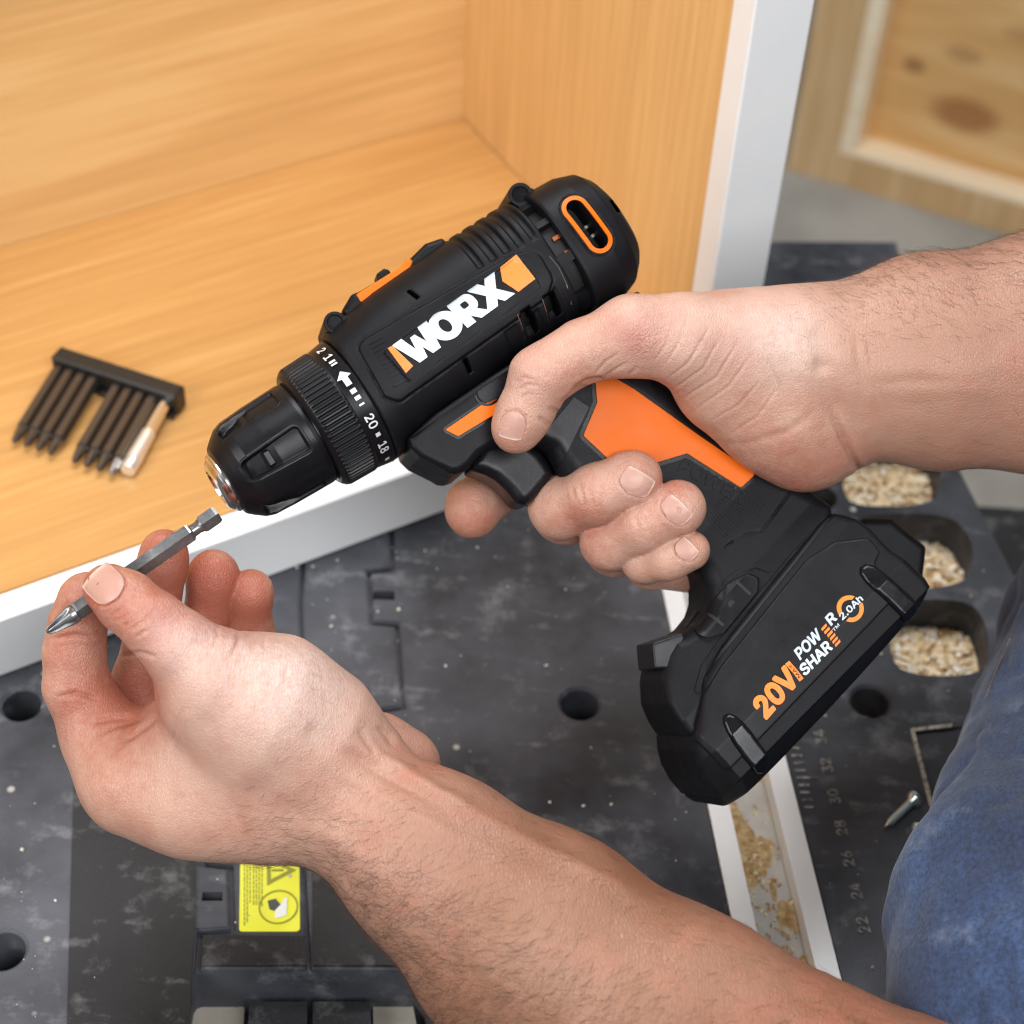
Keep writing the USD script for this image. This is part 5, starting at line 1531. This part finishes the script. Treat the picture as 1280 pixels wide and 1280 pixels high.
# ---------------- hair on both forearms
def hairs(v, f, weight, flow, count, rnd):
    px = c2px(v); w = weight(px, v, vnormals(v, f)) ; n = vnormals(v, f)
    w = np.clip(w, 0, None); w /= w.sum()
    ids = rnd.choice(len(v), count, p=w)
    P_, wd = [], []
    for i in ids:
        L = rnd.uniform(3.5, 9.5); d = flow(px[i]) + rnd.normal(0, .20, 2) + np.array([np.sin(px[i][0] / 60 + px[i][1] / 45), np.cos(px[i][0] / 70 - px[i][1] / 50)]) * .30; d3 = np.array([d[0], -d[1], rnd.normal(0, .25)])
        nn = n[i]; d3 = d3 - nn * (d3 @ nn); d3 /= np.linalg.norm(d3) + 1e-9
        side = np.cross(nn, d3); cv = rnd.normal(0, .35); lift = abs(rnd.normal(.28, .16))
        for t in np.linspace(0, 1, 6):
            P_.append(v[i] + d3 * L * t + nn * (lift * L * (t - .55 * t * t) - .15) + side * cv * L * t * t)
            wd.append((1 - .75 * t))
    return c2w(np.array(P_)), np.array(wd), len(ids)


rnd = np.random.default_rng(11)
def wr(px, v, n): return np.clip((px[:, 0] - 985) / 130, 0, 1) * np.where(px[:, 1] < 430, 1.0, .12) * (.3 + np.clip(n[:, 1] + .1, 0, 1) * 1.6)
def wl(px, v, n):
    s = (px[:, 0] - 300) * .87 + (px[:, 1] - 1000) * .49
    below = (px[:, 1] - 985) - (px[:, 0] - 400) * .557
    return np.clip(s / 160, 0, 1) * (.35 + np.clip(below / 80, -.2, 1.2)) * (n[:, 2] > -.6)
for (vv, ff), wf, flow, cnt in ((arm_r, wr, lambda p: np.array([-.80, -.30]), 3600), (arm_lm, wl, lambda p: np.array([-.70, .40]), 9000)):
    pts, wds, nh = hairs(vv, ff, wf, flow, cnt, rnd)
    cpath = str(person.GetPath()) + '/' + numbered(str(person.GetPath()), 'arm_hair')
    bc = UsdGeom.BasisCurves.Define(stage, cpath)
    bc.CreateTypeAttr('linear')
    bc.CreatePointsAttr(Vt.Vec3fArray.FromNumpy(pts.astype(np.float32)))
    bc.CreateCurveVertexCountsAttr(Vt.IntArray.FromNumpy(np.full(nh, 6, np.int32)))
    bc.CreateWidthsAttr(Vt.FloatArray.FromNumpy((wds * 0.000082).astype(np.float32))); bc.SetWidthsInterpolation('vertex')
    UsdShade.MaterialBindingAPI.Apply(bc.GetPrim()).Bind(hair_m)
    tag(bc, kind='stuff')

# ---------------- jeans
denim = mat('denim', {'tc': ('texture_coordinate', {}), 'm': ('mapping', {'rotation': (0.5, 0.3, 0.9), 'scale': (1300, 260, 1300)}), 'n': ('noise_texture', {'scale': 1.0, 'detail': 2.0}),
                      'n2': ('noise_texture', {'scale': 10.0, 'detail': 4.0}), 'n3': ('noise_texture', {'scale': 520.0, 'detail': 4.0, 'roughness': .7}), 'n4': ('noise_texture', {'scale': 45.0, 'detail': 5.0, 'roughness': .7}),
                      'r': ('rgb_ramp', {'ramp': [(0.36, (0.006, 0.011, 0.029)), (0.55, (0.012, 0.026, 0.070)), (0.74, (0.036, 0.072, 0.165))]}),
                      'x': ('mix', {'mix_type': 'multiply', 'fac': 0.75}), 'r3': ('rgb_ramp', {'ramp': [(0.3, (.22, .22, .26)), (0.7, (2.1, 2.1, 2.0))]}),
                      'x4': ('mix', {'color2': (.42, .47, .55)}), 'r4': ('map_range', {'from_min': .56, 'from_max': .80, 'to_min': 0, 'to_max': .20, 'clamp': True}),
                      'b': ('bump', {'strength': 1.0, 'distance': .0004}), 'p': ('principled_bsdf', {'roughness': .85, 'sheen_weight': .15})},
            [('tc.object', 'm.vector'), ('m.vector', 'n.vector'), ('tc.object', 'n2.vector'), ('tc.object', 'n3.vector'), ('tc.object', 'n4.vector'), ('n2.fac', 'r.fac'), ('n3.fac', 'r3.fac'), ('r.color', 'x.color1'), ('r3.color', 'x.color2'),
             ('n4.fac', 'r4.value'), ('r4.result', 'x4.fac'), ('x.color', 'x4.color1'), ('x4.color', 'p.base_color'), ('n.fac', 'b.height'), ('b.normal', 'p.normal')])
jc = [(1560, 700, -95, 235), (1505, 820, -60, 246), (1448, 950, -20, 236), (1402, 1070, 20, 234), (1346, 1180, 55, 232), (1350, 1300, 85, 236), (1420, 1450, 110, 240)]
qj = np.array([J(*j) for j in jc])
jv = Vol(qj[:, :3].min(0) - 80, qj[:, :3].max(0) + 80, 2.0); jv.chain(jc, 12, .9)
v, f = nets_volume(jv.V, jv.i0 * 2.0, 2.0); v = taubin(v, f, 4)
n = vnormals(v, f)
fold = np.abs(meshkit.fbm(np.c_[v[:, 0] * .028 + v[:, 1] * .012, v[:, 1] * .012, v[:, 2] * .02], 3, 21) - .5) * 2
v = v - n * (5.0 * (1 - fold) ** 2 - 2)[:, None] - n * ((meshkit.fbm(v / 40, 2, 5) - .5) * 2.5)[:, None]
obj('jeans', trimesh.Trimesh(c2w(v), f, process=False), denim, person, smooth=True)

# orange stitching along the outer seam
fr = frontmost(v, f)
st_line = np.array([(1290, 715), (1262, 776), (1238, 830), (1222, 872)], float)
tt_ = np.linspace(0, len(st_line) - 1, 130); sp_ = np.c_[np.interp(tt_, range(len(st_line)), st_line[:, 0]), np.interp(tt_, range(len(st_line)), st_line[:, 1])] + [9, 3]
ms = []
for i in range(0, 128, 2):
    ends = []
    for k in (i, i + 1):
        dd_ = np.linalg.norm(fr[0] - sp_[k], axis=1); j = np.argsort(dd_)[:4]
        z = fr[1][j, 2].mean() + .25; dq = D0 - z * 1e-3
        ends.append(c2w([[(sp_[k][0] - 640) / F * dq * 1e3, -(sp_[k][1] - 640) / F * dq * 1e3, z]])[0])
    if np.linalg.norm(ends[1] - ends[0]) < .01: ms.append(cyl(ends[0], ends[1], 0.00032, 6))
obj('seam_stitching', ms, plain('stitch_thread', (0.13, 0.075, 0.05), .8), person, kind='stuff')
